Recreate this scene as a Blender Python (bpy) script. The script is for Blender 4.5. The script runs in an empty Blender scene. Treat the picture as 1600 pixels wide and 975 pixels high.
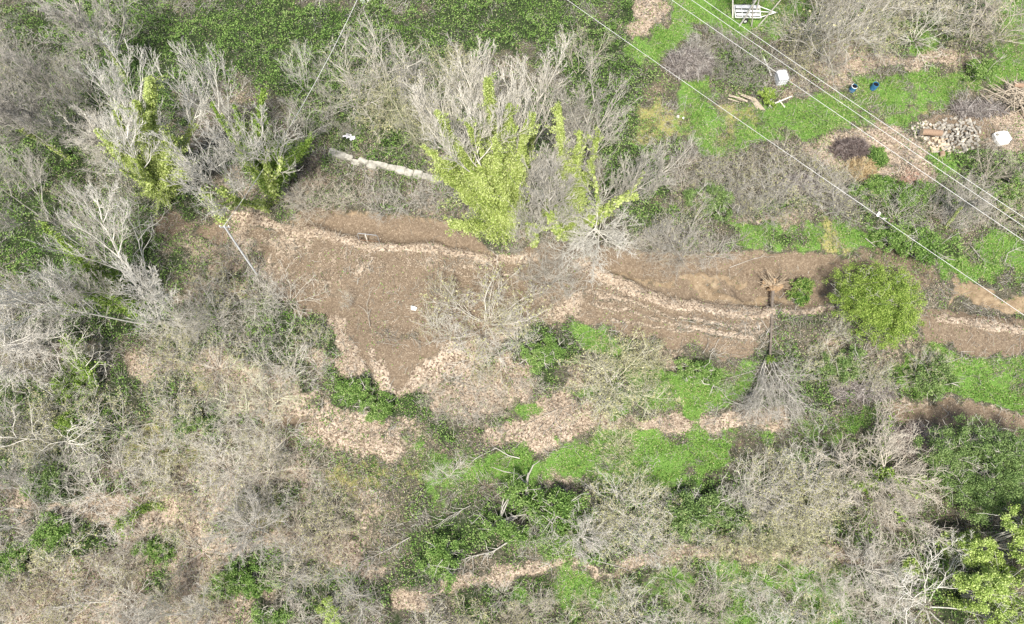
import bpy, bmesh, math
import numpy as np
from mathutils import Vector, Matrix
R = math.radians
S = bpy.context.scene
COL = S.collection
# ------------------------------------------------------------------ camera, light, exposure
HCAM = 60.0; FPX = 1067.0; TILT = R(18.8)
cam = bpy.data.cameras.new('camera'); camo = bpy.data.objects.new('camera', cam); COL.objects.link(camo)
cam.sensor_width = 36; cam.lens = 36*FPX/1600; cam.clip_start = .5; cam.clip_end = 3000
camo.location = (0, 0, HCAM); camo.rotation_euler = (TILT, 0, 0); S.camera = camo
SUN_EL, SUN_AZ = R(62), R(190)          # azimuth clockwise from +Y (up the picture)
w = bpy.data.worlds.new('World'); S.world = w; w.use_nodes = True
nt = w.node_tree; bgn = nt.nodes['Background']; sky = nt.nodes.new('ShaderNodeTexSky')
sky.sky_type = 'NISHITA'; sky.sun_disc = False; sky.sun_elevation = SUN_EL; sky.sun_rotation = SUN_AZ
sky.air_density = 1.0; sky.dust_density = 3.0; sky.ozone_density = 0.6
nt.links.new(sky.outputs[0], bgn.inputs[0]); bgn.inputs[1].default_value = 0.10
sl = bpy.data.lights.new('sun', 'SUN'); so = bpy.data.objects.new('sun', sl); COL.objects.link(so)
sl.energy = 3.7; sl.angle = R(9); sl.color = (1, .955, .88)
sd = Vector((math.sin(SUN_AZ)*math.cos(SUN_EL), math.cos(SUN_AZ)*math.cos(SUN_EL), math.sin(SUN_EL)))
so.rotation_euler = sd.to_track_quat('Z', 'Y').to_euler(); so.location = (0, -40, 80)
S.view_settings.view_transform = 'Standard'; S.view_settings.look = 'None'
S.view_settings.exposure = 0.8; S.view_settings.gamma = 1
S.cycles.max_bounces = 5; S.cycles.diffuse_bounces = 3; S.cycles.glossy_bounces = 2
S.cycles.transparent_max_bounces = 4

# ------------------------------------------------------------------ numeric helpers
rng = np.random.default_rng(7)
def ray(px, py):
    u = (np.asarray(px, float)-800)/FPX; v = (487.5-np.asarray(py, float))/FPX
    c, s = math.cos(TILT), math.sin(TILT)
    return u, v*c+s, v*s-c                     # world direction of the view ray
def G0(px, py, z=0.):
    x, y, d = ray(px, py); t = (z-HCAM)/d
    return x*t, y*t
def vnoise(x, y, sc, seed):
    r = np.random.default_rng(seed).random((257, 257))
    x = np.asarray(x)/sc+1000.5; y = np.asarray(y)/sc+1000.5
    xi = np.floor(x).astype(int); yi = np.floor(y).astype(int); fx = x-xi; fy = y-yi
    fx = fx*fx*(3-2*fx); fy = fy*fy*(3-2*fy); xi %= 256; yi %= 256
    return (r[yi, xi]*(1-fx)+r[yi, xi+1]*fx)*(1-fy)+(r[yi+1, xi]*(1-fx)+r[yi+1, xi+1]*fx)*fy
def fbm(x, y, sc, seed, o=4):
    t = 0; a = 1; n = 0
    for i in range(o):
        t = t+a*vnoise(x, y, sc/2**i, seed+i*17); n += a; a *= .55
    return t/n
def sstep(a, b, x):
    t = np.clip((x-a)/(b-a), 0, 1); return t*t*(3-2*t)

# ------------------------------------------------------------------ ground raster: what covers the ground, and how high it lies
CELL = .2; X0, X1, Y0, Y1 = -64, 64, -16, 66
gx = np.arange(X0, X1+.01, CELL); gy = np.arange(Y0, Y1+.01, CELL)
GX, GY = np.meshgrid(gx, gy)
WX = GX+(fbm(GX, GY, 3.2, 1)-.5)*3.2+(fbm(GX, GY, .8, 2, 2)-.5)*.9
WY = GY+(fbm(GX, GY, 3.2, 31)-.5)*3.0+(fbm(GX, GY, .8, 32, 2)-.5)*.9
def sdf(pts, X, Y, closed=True):
    P_ = [np.array(G0(*p)) for p in pts]; n = len(P_); d = np.full(X.shape, 1e9); ins = np.zeros(X.shape, bool)
    for i in range(n if closed else n-1):
        a = P_[i]; b = P_[(i+1) % n]; e = b-a; L = max(e@e, 1e-9)
        t = np.clip(((X-a[0])*e[0]+(Y-a[1])*e[1])/L, 0, 1)
        d = np.minimum(d, np.hypot(X-a[0]-t*e[0], Y-a[1]-t*e[1]))
        if closed:
            c = ((a[1] > Y) != (b[1] > Y)) & (X < (b[0]-a[0])*(Y-a[1])/((b[1]-a[1]) or 1e-9)+a[0]); ins ^= c
    return np.where(ins, -d, d) if closed else d
def cover(pts, feather, closed=True, width=0, warp=1.):
    Pw = np.array([G0(*p) for p in pts]); m = feather+width+4
    i0, i1 = [int(np.clip((v-X0)/CELL, 0, len(gx))) for v in (Pw[:, 0].min()-m, Pw[:, 0].max()+m)]
    j0, j1 = [int(np.clip((v-Y0)/CELL, 0, len(gy))) for v in (Pw[:, 1].min()-m, Pw[:, 1].max()+m)]
    out = np.zeros(GX.shape)
    if i1 > i0 and j1 > j0:
        s = (slice(j0, j1), slice(i0, i1))
        X = GX[s]+(WX[s]-GX[s])*warp; Y = GY[s]+(WY[s]-GY[s])*warp
        out[s] = 1-sstep(-feather, feather, sdf(pts, X, Y, closed)-width)
    return out
SOIL, LIT, GRASS, BRAM, TWIG, YEL, CLAY = range(7)
nz = fbm(GX, GY, 6, 50); nz2 = fbm(GX, GY, 2.2, 60)
W = np.zeros((7,)+GX.shape)
W[TWIG] = .45; W[LIT] = .45*sstep(.42, .65, nz); W[BRAM] = .08+.75*sstep(.42, .66, nz2); W[SOIL] = .2*sstep(.5, .7, fbm(GX, GY, 3, 70)); W[YEL] = .25*sstep(.5, .7, fbm(GX, GY, 4, 75))
BRK = fbm(GX, GY, 1.7, 80, 4)
W /= W.sum(0)
def paint(ch, pts, a=1., f=.8, closed=True, width=0, warp=1.):
    global W
    al = cover(pts, f*(1.35 if warp == 1 else 1), closed, width, warp)
    if warp == 1: al = np.where(al > 0, np.clip(al*1.5-.22+(BRK-.5)*2.4*(1-.4*al), 0, 1), 0)
    al = al*a
    W = W*(1-al); W[ch] += al
def ell(cx, cy, rx, ry, n=14): return [(cx+rx*math.cos(2*math.pi*i/n), cy+ry*math.sin(2*math.pi*i/n)) for i in range(n)]
# green ground ivy beneath the thickets, shade between the twigs darkened into its colour
for q_ in ([(920,760),(1260,690),(1310,740),(1290,860),(920,870)], [(860,895),(1400,890),(1420,1000),(860,1000)], [(1080,260),(1330,250),(1340,345),(1060,340)], [(0,0),(230,60),(330,330),(230,540),(0,560)], [(250,440),(480,460),(540,560),(420,640),(240,640)], [(480,80),(720,90),(740,270),(450,230)], [(0,570),(250,600),(260,700),(0,760)], [(1220,0),(1540,0),(1500,80),(1240,100)], [(1380,280),(1620,250),(1620,360),(1400,360)]): paint(BRAM, q_, .5, 2)
# top band of brambles
paint(BRAM, [(60,-60),(990,-60),(1000,0),(985,60),(965,110),(985,200),(1010,330),(950,330),(940,180),(880,130),(860,80),(720,90),(600,75),(520,120),(470,180),(370,120),(250,150),(150,90),(90,40)], .93, 1.5)
paint(BRAM, [(960,100),(1010,100),(1040,200),(1040,330),(950,330)], .6, 1.5)
for e in ((930,22,30,16),(895,38,22,10),(300,12,40,14),(515,10,70,12),(640,22,30,10)): paint(TWIG, ell(*e), .7, 1.5)
paint(BRAM, ell(60,385,75,60), .7, 1.5); paint(BRAM, ell(235,215,60,50), .4, 2)
# top right clearing
paint(LIT, [(995,-60),(1060,-60),(1045,0),(1030,45),(1005,85),(985,60)], .85, 1)
paint(GRASS, [(1040,-60),(1300,-60),(1260,20),(1230,60),(1150,75),(1100,85),(1060,85),(1010,100),(1005,75),(1035,40)], .95, .8)
paint(GRASS, ell(1015,90,30,20), .8, .8); paint(GRASS, ell(1022,72,16,24), .8, .8)
paint(GRASS, [(1050,120),(1110,120),(1125,165),(1220,168),(1320,145),(1340,125),(1420,130),(1500,100),(1600,85),(1680,80),(1680,130),(1600,132),(1550,140),(1500,165),(1430,185),(1390,215),(1340,200),(1290,215),(1190,245),(1100,240),(1060,215)], .92, 1.1)
paint(GRASS, [(1500,-60),(1700,-60),(1700,100),(1530,100),(1550,40)], .75, 1.4)
paint(GRASS, ell(1440,75,18,26), .9, .6); paint(GRASS, ell(1425,95,16,10), .9, .6)
paint(GRASS, ell(1450,262,26,50), .8, .8); paint(GRASS, ell(1405,240,40,18), .6, 1)
paint(TWIG, [(1085,55),(1190,70),(1240,120),(1200,150),(1120,140),(1050,110)], .85, 1)
paint(SOIL, ell(1022,150,26,44), .45, 1.5); paint(YEL, ell(1030,205,45,35), .5, 1.6)
paint(YEL, ell(1150,195,35,20), .55, 1.4); paint(YEL, ell(1420,175,60,12), .4, 1.2)
paint(LIT, [(1290,75),(1380,95),(1440,105),(1430,122),(1350,125),(1300,140),(1270,110)], .8, 1)
paint(LIT, ell(1475,95,40,14), .6, 1); paint(LIT, ell(1330,60,70,30), .35, 2)
paint(LIT, [(1240,240),(1310,212),(1360,195),(1400,210),(1440,240),(1452,290),(1400,300),(1330,282),(1260,280)], .75, 1)
paint(LIT, [(1500,165),(1600,175),(1680,180),(1680,240),(1530,240),(1500,220)], .7, 1.2)
paint(TWIG, ell(1540,175,50,10), .6, 1)
paint(SOIL, ell(1485,212,62,30), .7, .6, warp=.5)
paint(TWIG, [(1055,262),(1240,235),(1330,290),(1340,340),(1140,345),(1060,330)], .85, 1)
paint(BRAM, [(1105,70),(1190,80),(1220,120),(1190,145),(1120,135)], .6, 1.2); paint(BRAM, ell(1110,315,30,18), .8, 1); paint(BRAM, ell(1200,330,60,16), .6, 1)  # bramble cover, first patch painting the shade right of the grey brush pile
paint(BRAM, [(1345,275),(1440,290),(1450,350),(1350,352)], .85, 1); paint(BRAM, ell(1560,270,60,26), .6, 1.4)
paint(GRASS, ell(1375,300,30,18), .7, .8)
# grass strip to the right
paint(GRASS, [(1140,350),(1340,352),(1460,372),(1600,362),(1700,360),(1700,450),(1450,440),(1350,412),(1180,412),(1150,388)], .93, .9)
paint(YEL, ell(1292,382,24,22), .85, .9); paint(YEL, ell(1225,402,26,10), .5, .9); paint(BRAM, ell(1222,370,40,10), .7, .7); paint(BRAM, ell(1430,395,60,20), .7, 1)
paint(LIT, ell(1210,350,60,6), .6, .8)
# worked brown terrace
paint(LIT, [(235,340),(300,335),(350,345),(400,345),(400,420),(330,420),(240,380)], .5, 1)
paint(SOIL, [(240,338),(285,342),(300,352),(260,372),(238,372)], .8, .6); paint(SOIL, ell(330,362,26,14), .7, .6); paint(BRAM, [(20,330),(120,340),(240,470),(230,520),(160,470),(60,420)], .7, 1.2)  # brambles, their lower end painting a dark shadow into the ground cover
paint(SOIL, [(385,355),(560,345),(780,395),(830,398),(900,415),(1000,440),(1190,485),(1205,500),(1190,548),(1130,556),(1000,520),(905,500),(830,500),(790,540),(700,560),(650,600),(615,602),(560,578),(525,520),(420,450)], .92, .9)
for e, a in (((450,375,40,12),.4), ((560,400,90,8),.25), ((650,420,120,8),.2), ((425,425,36,26),.4), ((745,420,50,14),.35), ((960,450,70,12),.35), ((880,470,40,20),.45), ((520,440,60,20),.3)): paint(LIT, ell(*e), a, 1.5)
mott = cover([(385,355),(560,345),(780,395),(830,398),(900,415),(1000,440),(1190,485),(1205,500),(1190,548),(1130,556),(1000,520),(905,500),(830,500),(790,540),(700,560),(650,600),(615,602),(560,578),(525,520),(420,450)], 1.)*sstep(.47, .6, fbm(GX*.7, GY*1.3, .9, 400, 4))*.16
W = W*(1-mott); W[LIT] += mott
for k in range(9):      # old leaf filled ruts running down the slope
    x = 425+k*19; paint(LIT, [(x, 365+k*2), (x-4+k, 400+k), (x-8+k*2, 425)], .38, .25, False, .14, .35)
for l in ([(700,392),(740,405),(790,432),(870,436)], [(690,418),(720,430),(770,450)], [(930,455),(1000,478),(1080,500),(1190,515)], [(920,470),(1000,492),(1100,515),(1180,525)], [(1060,495),(1120,505),(1190,507)], [(960,498),(1060,515),(1150,523)]):
    paint(LIT, l, .75, .16, False, .13, .35)
    paint(TWIG, [(p[0], p[1]+5) for p in l], .3, .2, False, .1, .35)
paint(SOIL, [(475,330),(560,338),(640,342),(700,350),(760,385),(782,402),(700,388),(600,380),(520,372),(440,352)], .97, .35, warp=.4)
paint(CLAY, [(430,345),(520,340),(600,340),(690,352)], .5, .35, False, .3, .5)
paint(SOIL, [(800,395),(900,385),(1000,395),(1100,400),(1190,395),(1300,402),(1330,420),(1310,478),(1200,492),(1100,478),(1040,468),(990,450),(930,425)], .95, .5, warp=.5)
paint(CLAY, [(960,430),(1010,437),(1060,440)], .7, .4, False, .35, .6)
for l in ([(1075,432),(1110,435),(1160,433),(1180,440)], [(1090,450),(1130,458),(1160,462),(1190,470)], [(1090,440),(1110,448),(1130,444)], [(1190,462),(1230,470)]): paint(CLAY, l, .8, .35, False, .3, .8)
paint(SOIL, ell(1380,430,90,45), .5, 1)
paint(CLAY, [(1490,455),(1520,475),(1600,490),(1680,495),(1680,470),(1600,460),(1560,470),(1510,440)], .9, .5, warp=.5)
paint(CLAY, [(1490,440),(1500,455),(1488,475)], .7, .3, False, .25); paint(SOIL, [(1460,490),(1540,498),(1680,508)], .9, .3, False, .35, .5)
paint(LIT, [(365,340),(400,343),(460,357),(540,374),(600,386),(680,389),(770,403),(840,406)], .97, .22, False, .42, .35)
paint(LIT, [(905,415),(935,428),(980,450),(1050,470),(1120,481),(1200,487)], .98, .2, False, .62, .35)
paint(LIT, [(1225,490),(1260,484),(1300,484)], .9, .25, False, .35, .35)
paint(SOIL, [(1440,498),(1700,505),(1700,556),(1560,552),(1440,548)], .93, .5)
paint(LIT, [(1470,500),(1530,504),(1600,514),(1700,520)], .85, .25, False, .35, .5)
paint(LIT, ell(1230,520,90,18), .35, 1)
# middle
paint(LIT, [(470,540),(560,575),(600,600),(650,605),(720,580),(800,545),(840,560),(830,640),(740,650),(600,632),(500,600)], .65, 1.1)
paint(LIT, [(583,545),(592,580),(600,600)], .85, .3, False, .5); paint(LIT, [(520,500),(535,540),(560,585)], .7, .5, False, .7, 1); paint(LIT, [(640,600),(690,560),(760,545),(800,510)], .7, .6, False, .9, 1); paint(TWIG, [(560,520),(600,515),(640,520)], .4, .5, False, .5, 1); paint(SOIL, [(612,560),(620,595)], .9, .4, False, .6, .5)
paint(LIT, [(770,690),(800,650),(860,612),(940,632),(985,650),(1080,628),(1160,640),(1235,650),(1235,672),(1100,668),(1000,676),(900,690),(850,700)], .96, .8)
paint(LIT, [(400,640),(480,640),(560,655),(640,688),(780,690),(720,722),(600,724),(520,700),(430,690)], .8, 1.2)
paint(SOIL, [(590,662),(660,675),(700,690)], .6, .3, False, .2); paint(SOIL, ell(560,695,18,8), .8, .5)
paint(LIT, [(880,560),(960,590),(940,620),(880,600)], .6, 1); paint(SOIL, ell(905,570,28,14), .4, 1)
paint(BRAM, [(520,590),(580,590),(610,620),(660,610),(680,650),(600,655),(530,630)], .75, .9)
paint(BRAM, [(820,520),(890,505),(900,540),(870,590),(830,590),(815,560)], .8, .9); paint(GRASS, ell(815,640,26,14), .7, .8)
paint(GRASS, [(895,512),(945,512),(960,528),(1015,545),(1010,562),(940,552),(900,540)], .93, .7)
paint(GRASS, [(1000,590),(1190,555),(1200,590),(1130,620),(1010,632),(930,625),(905,605)], .75, 1)
paint(BRAM, ell(1100,590,60,16), .5, 1); paint(LIT, ell(1160,575,30,8), .4, .8)
paint(GRASS, [(840,700),(930,668),(1000,665),(1030,672),(1140,680),(1170,700),(1110,742),(1010,765),(930,735),(850,745)], .95, .8)
paint(GRASS, [(620,672),(700,680),(745,690),(740,702),(660,690)], .75, .8); paint(GRASS, [(730,720),(790,700),(850,715),(830,775),(770,760)], .85, .9)
paint(YEL, ell(970,705,40,24), .6, 1); paint(LIT, ell(880,740,26,14), .7, .8)
paint(SOIL, ell(1180,690,55,16), .5, 1); paint(GRASS, ell(1175,682,50,10), .4, .8)
paint(BRAM, [(830,755),(900,765),(925,850),(850,865),(820,800)], .9, .9); paint(BRAM, [(925,750),(1090,752),(1160,775),(1130,835),(990,805)], .9, 1)
paint(BRAM, [(730,790),(830,775),(810,830),(660,900),(600,890),(640,850)], .85, 1); paint(GRASS, ell(650,790,60,18), .35, 1.3)
paint(GRASS, ell(590,720,26,18), .7, .8); paint(LIT, ell(700,760,80,26), .35, 1.6); paint(LIT, ell(560,780,60,40), .45, 1.6)
# right middle
paint(GRASS, [(1400,575),(1490,555),(1600,552),(1700,555),(1700,640),(1560,635),(1430,618)], .93, .9)
paint(BRAM, [(1240,560),(1400,580),(1420,618),(1260,620)], .6, 1.2); paint(GRASS, [(1240,640),(1400,625),(1340,680),(1320,700),(1250,660)], .8, 1)
paint(SOIL, [(1395,632),(1500,627),(1600,642),(1700,650),(1700,680),(1480,668),(1420,650)], .93, .6)
paint(LIT, [(1400,628),(1500,625),(1600,640)], .5, .3, False, .2); paint(GRASS, ell(1260,700,50,30), .55, 1.2)
paint(SOIL, ell(1530,840,40,12), .8, .8); paint(LIT, ell(1520,850,40,10), .6, .8)
# bottom
paint(LIT, [(600,935),(700,905),(820,880),(960,872),(1130,858),(1290,862),(1400,868),(1410,886),(1250,884),(1080,888),(900,902),(760,915),(640,945)], .9, .8)
paint(SOIL, [(900,895),(960,885),(1100,872),(1180,868)], .5, .3, False, .3); paint(SOIL, [(1200,862),(1290,863)], .5, .2, False, .2)
paint(GRASS, [(860,910),(960,895),(960,960),(880,975)], .8, 1.2); paint(GRASS, [(1120,890),(1350,890),(1330,1000),(1130,1000)], .85, 1.5); paint(GRASS, ell(1050,930,40,30), .7, 1.2)
for e in ((800,935,20,12),(1180,905,14,10),(1150,910,40,10),(1250,920,30,16)): paint(GRASS, ell(*e), .7, .6)
paint(BRAM, [(1380,880),(1500,850),(1560,900),(1500,960),(1400,940)], .7, 1.2)
paint(BRAM, ell(1340,700,90,40), .3, 2)
# left side
paint(LIT, [(250,640),(480,640),(640,700),(640,900),(480,880),(300,760)], .38, 2)
paint(YEL, [(480,720),(660,710),(700,800),(600,880),(480,840)], .3, 2); paint(GRASS, ell(640,730,60,24), .4, 1.5); paint(BRAM, ell(500,800,50,24), .4, 1.5)
paint(LIT, [(225,565),(330,575),(420,605),(490,645),(600,680),(640,695)], .8, .8, False, .9, 1)
paint(LIT, [(130,780),(230,800),(320,850),(400,920),(450,990)], .75, 1, False, 1.4, 1)
paint(LIT, [(380,820),(480,860),(560,870)], .6, 1, False, 1., 1); paint(BRAM, [(500,650),(600,705),(700,740),(820,800),(700,830),(560,760)], .35, 1.6)
paint(BRAM, [(60,730),(200,770),(340,820),(420,880),(470,950)], .6, .8, False, .8, 1); paint(BRAM, [(300,640),(430,650),(500,690)], .45, 1, False, 1., 1)
paint(LIT, [(0,760),(160,740),(300,830),(480,950),(520,1050),(330,1050),(200,930),(0,850)], .42, 2)
paint(GRASS, [(640,700),(730,700),(830,720),(830,760),(700,790),(620,760)], .5, 1.5)
paint(GRASS, [(1000,580),(1180,560),(1230,600),(1130,640),(960,640)], .5, 1.3)
paint(GRASS, ell(860,850,60,50), .45, 1.5); paint(GRASS, ell(1000,720,160,50), .35, 1.2)
paint(LIT, [(0,548),(60,538),(150,530),(160,545),(60,562),(0,566)], .8, .8)
paint(LIT, [(20,750),(150,758),(190,790),(110,810),(30,800)], .75, 1); paint(LIT, [(180,800),(300,770),(420,800),(400,860),(250,870),(170,840)], .6, 1.4)
paint(LIT, [(100,870),(250,865),(330,900),(430,940),(460,1040),(0,1040),(0,930)], .5, 1.6)
paint(LIT, [(250,560),(420,560),(500,640),(430,660),(300,640)], .5, 1.3); paint(LIT, ell(320,450,60,30), .45, 1.3)
paint(SOIL, ell(300,790,22,8), .7, .6); paint(SOIL, [(440,655),(470,650)], .8, .3, False, .5)
paint(YEL, ell(320,600,26,14), .7, 1); paint(YEL, ell(255,690,60,50), .5, 2); paint(YEL, ell(400,800,50,30), .5, 1.6); paint(YEL, ell(560,740,90,40), .3, 2)
for e, a in (((0,680,20,90),.3),((75,640,40,40),.6),((100,840,60,36),.7),((340,830,40,16),.4),((350,690,60,20),.4),((310,660,40,14),.7),((75,760,60,24),.6),((370,890,50,14),.8),((420,770,40,30),.4),((245,850,20,14),.7),((0,160,30,60),.6),((110,240,50,40),.6),((30,340,60,30),.5),((440,960,60,22),.6),((230,920,30,20),.5)): paint(BRAM, ell(*e), a, 1.2)
paint(GRASS, [(850,705),(930,672),(1030,675),(1140,684),(1160,702),(1100,738),(1010,755),(930,730)], .6, 1)
paint(GRASS, [(900,515),(960,525),(1015,548),(1100,600),(1180,580),(1160,610),(1000,625),(960,560)], .4, 1)
t_ = W[GRASS]*sstep(.47, .66, fbm(GX, GY, 1.9, 410, 4)); W[GRASS] -= t_*.4; W[YEL] += t_*.2; W[LIT] += t_*.1; W[TWIG] += t_*.1
t_ = W[GRASS]*sstep(.55, .7, fbm(GX, GY, 3.5, 420, 3)); W[GRASS] -= t_*.3; W[BRAM] += t_*.3
W /= np.maximum(W.sum(0), 1e-6)
# relief
Z = (fbm(GX, GY, 9, 90)-.5)*.5+(fbm(GX, GY, 1.6, 95, 3)-.5)*.22
def lift(pts, dz, f, closed=True, width=0, warp=.5):
    global Z
    Z = Z+dz*cover(pts, f, closed, width, warp)
lift([(-200,-300),(1800,-300),(1800,470),(1440,470),(1310,405),(1180,400),(930,415),(780,388),(560,335),(400,335),(240,325),(-200,330)], .9, .8)
lift([(475,345),(560,345),(640,350),(700,360),(760,385),(700,384),(600,374),(520,366)], -.4, .6)
lift([(930,415),(1100,410),(1300,415),(1300,470),(1200,482),(1100,470),(1040,462),(990,445)], -.4, .7)
lift([(365,340),(460,357),(540,374),(600,386),(680,389),(770,403),(840,406)], .12, .5, False, .3)
lift([(905,415),(980,450),(1050,470),(1120,481),(1200,487)], .12, .5, False, .45)
lift([(1480,452),(1600,470),(1700,480),(1700,500),(1600,498),(1500,490)], -.4, .3)
lift(ell(1195,445,38,34), -.6, .6); lift([(800,520),(1240,560),(1600,560),(1700,1300),(-100,1300),(200,700),(500,640)], -.9, 3)
lift([(-100,770),(120,770),(230,795),(330,850),(410,925),(460,1100),(-100,1100)], -.7, .5, warp=1.2)
lift([(200,585),(330,590),(430,620),(500,660),(640,705),(640,1100),(200,1000),(100,700)], -.5, .5, warp=1.2)
lift([(600,925),(760,905),(900,890),(1290,874),(1290,1100),(600,1100)], -.5, .4)
lift([(780,690),(1000,676),(1240,668),(1400,690),(1400,1100),(700,1100)], -.4, .5)
Z = Z-.12*W[SOIL]+.05*W[LIT]
def samp(A, x, y):
    fx = np.clip((np.asarray(x)-X0)/CELL, 0, len(gx)-1.001); fy = np.clip((np.asarray(y)-Y0)/CELL, 0, len(gy)-1.001)
    i = fx.astype(int); j = fy.astype(int); a = fx-i; b = fy-j
    return (A[j, i]*(1-a)+A[j, i+1]*a)*(1-b)+(A[j+1, i]*(1-a)+A[j+1, i+1]*a)*b
def hz(x, y): return samp(Z, x, y)
def P(px, py, h=0.):            # the place on the ground (or h above it) that the photo shows there
    z = 0.
    for _ in range(5):
        x, y = G0(px, py, z); z = float(hz(x, y))+h
    return Vector((float(x), float(y), z))
def base(px, py): return P(px, py)

# ------------------------------------------------------------------ object helpers
def tag(o, label=None, cat=None, group=None, kind=None):
    if label: o['label'] = label
    if cat: o['category'] = cat
    if group: o['group'] = group
    if kind: o['kind'] = kind
    return o
def mesh_np(name, V, F, mat=None, rnd=None, smooth=False):
    V = np.asarray(V, np.float32); F = np.asarray(F, np.int32); k = F.shape[1]; m = bpy.data.meshes.new(name)
    m.vertices.add(len(V)); m.vertices.foreach_set('co', V.ravel())
    m.loops.add(F.size); m.loops.foreach_set('vertex_index', F.ravel())
    m.polygons.add(len(F)); m.polygons.foreach_set('loop_start', np.arange(0, F.size, k, dtype=np.int32))
    if rnd is not None:
        a = m.attributes.new('rnd', 'FLOAT', 'FACE'); a.data.foreach_set('value', np.asarray(rnd, np.float32))
    m.update(calc_edges=True)
    if smooth: m.polygons.foreach_set('use_smooth', np.ones(len(F), bool))
    if mat: m.materials.append(mat)
    return m
def link(name, m, parent=None, loc=(0, 0, 0), rot=(0, 0, 0), sc=(1, 1, 1), mat=None):
    o = bpy.data.objects.new(name, m); COL.objects.link(o); o.parent = parent
    o.location = loc; o.rotation_euler = rot; o.scale = sc
    if mat and m: o.material_slots[0].link = 'OBJECT'; o.material_slots[0].material = mat
    return o
def empty(name, loc, rz=0, sc=1):
    o = bpy.data.objects.new(name, None); COL.objects.link(o); o.location = loc; o.rotation_euler = (0, 0, rz)
    o.scale = (sc,)*3 if not hasattr(sc, '__len__') else sc
    o.empty_display_size = .3; return o
def tubes(P0, P1, r0, r1, k=3):
    P0 = np.asarray(P0, float); P1 = np.asarray(P1, float); D = P1-P0
    D /= np.maximum(np.linalg.norm(D, axis=1, keepdims=True), 1e-9)
    up = np.where(np.abs(D[:, 2:]) > .9, np.array([[1., 0, 0]]), np.array([[0, 0, 1.]]))
    A = np.cross(D, up); A /= np.linalg.norm(A, axis=1, keepdims=True); B = np.cross(D, A)
    an = np.arange(k)*2*np.pi/k+np.pi/2; ca = np.cos(an)[None, :, None]; sa = np.sin(an)[None, :, None]
    ring = A[:, None]*ca+B[:, None]*sa
    V = np.concatenate([P0[:, None]+ring*np.asarray(r0)[:, None, None], P1[:, None]+ring*np.asarray(r1)[:, None, None]], 1)
    i = np.arange(k); j = (i+1) % k
    f = np.stack([i, j, j+k, i+k], 1)
    F = (f[None]+np.arange(len(P0))[:, None, None]*2*k).reshape(-1, 4)
    return V.reshape(-1, 3), F
def leaves(C, size, rg, up=.5, asp=.6, tri=False):
    C = np.asarray(C, float); n = len(C); N = rg.normal(size=(n, 3)); N /= np.linalg.norm(N, axis=1, keepdims=True)
    N = N*(1-up)+np.array([0, 0, up]); N /= np.linalg.norm(N, axis=1, keepdims=True)
    T = np.cross(N, rg.normal(size=(n, 3))); T /= np.linalg.norm(T, axis=1, keepdims=True); B = np.cross(N, T)
    s = np.asarray(size).reshape(-1, 1)*np.ones((n, 1))
    a = T*s*.5; b = B*s*.5*asp
    V = np.stack([C-a, C-b*1., C+a, C+b*1.+N*s*.12], 1).reshape(-1, 3)
    F = np.arange(4*n).reshape(-1, 4)
    return V, F
def join(parts):
    V = []; F = []; o = 0
    for v, f in parts: V.append(v); F.append(f+o); o += len(v)
    return np.concatenate(V), np.concatenate(F)

# ------------------------------------------------------------------ materials
def mat(name, rough=.8):
    m = bpy.data.materials.new(name); m.use_nodes = True; b = m.node_tree.nodes['Principled BSDF']
    b.inputs['Roughness'].default_value = rough; b.inputs['Specular IOR Level'].default_value = .25
    return m, m.node_tree, b
def nn(nt, t, **k):
    n = nt.nodes.new(t)
    for a, v in k.items(): setattr(n, a, v)
    return n
def ramp(nt, fac, stops):
    r = nn(nt, 'ShaderNodeValToRGB'); e = r.color_ramp.elements
    while len(e) < len(stops): e.new(.5)
    for i, (p, c) in enumerate(stops): e[i].position = p; e[i].color = (*c, 1)
    nt.links.new(fac, r.inputs[0]); return r.outputs[0]
def noise(nt, sc, det=3, rough=.6, vec=None, dist=0):
    n = nn(nt, 'ShaderNodeTexNoise'); n.inputs['Scale'].default_value = sc; n.inputs['Detail'].default_value = det
    n.inputs['Roughness'].default_value = rough; n.inputs['Distortion'].default_value = dist
    if vec is None:
        g = nn(nt, 'ShaderNodeNewGeometry'); vec = g.outputs['Position']
    nt.links.new(vec, n.inputs['Vector']); return n.outputs['Fac']
def mathn(nt, op, a, b=None, c=None):
    n = nn(nt, 'ShaderNodeMath', operation=op)
    for i, v in enumerate((a, b, c)):
        if v is None: continue
        if isinstance(v, (int, float)): n.inputs[i].default_value = v
        else: nt.links.new(v, n.inputs[i])
    return n.outputs[0]
def mix(nt, f, a, b, mode='MIX'):
    n = nn(nt, 'ShaderNodeMix', data_type='RGBA', blend_type=mode)
    for s, v in ((n.inputs[0], f), (n.inputs[6], a), (n.inputs[7], b)):
        if isinstance(v, (int, float)): s.default_value = v
        elif isinstance(v, tuple): s.default_value = (*v, 1)
        else: nt.links.new(v, s)
    return n.outputs[2]
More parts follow.
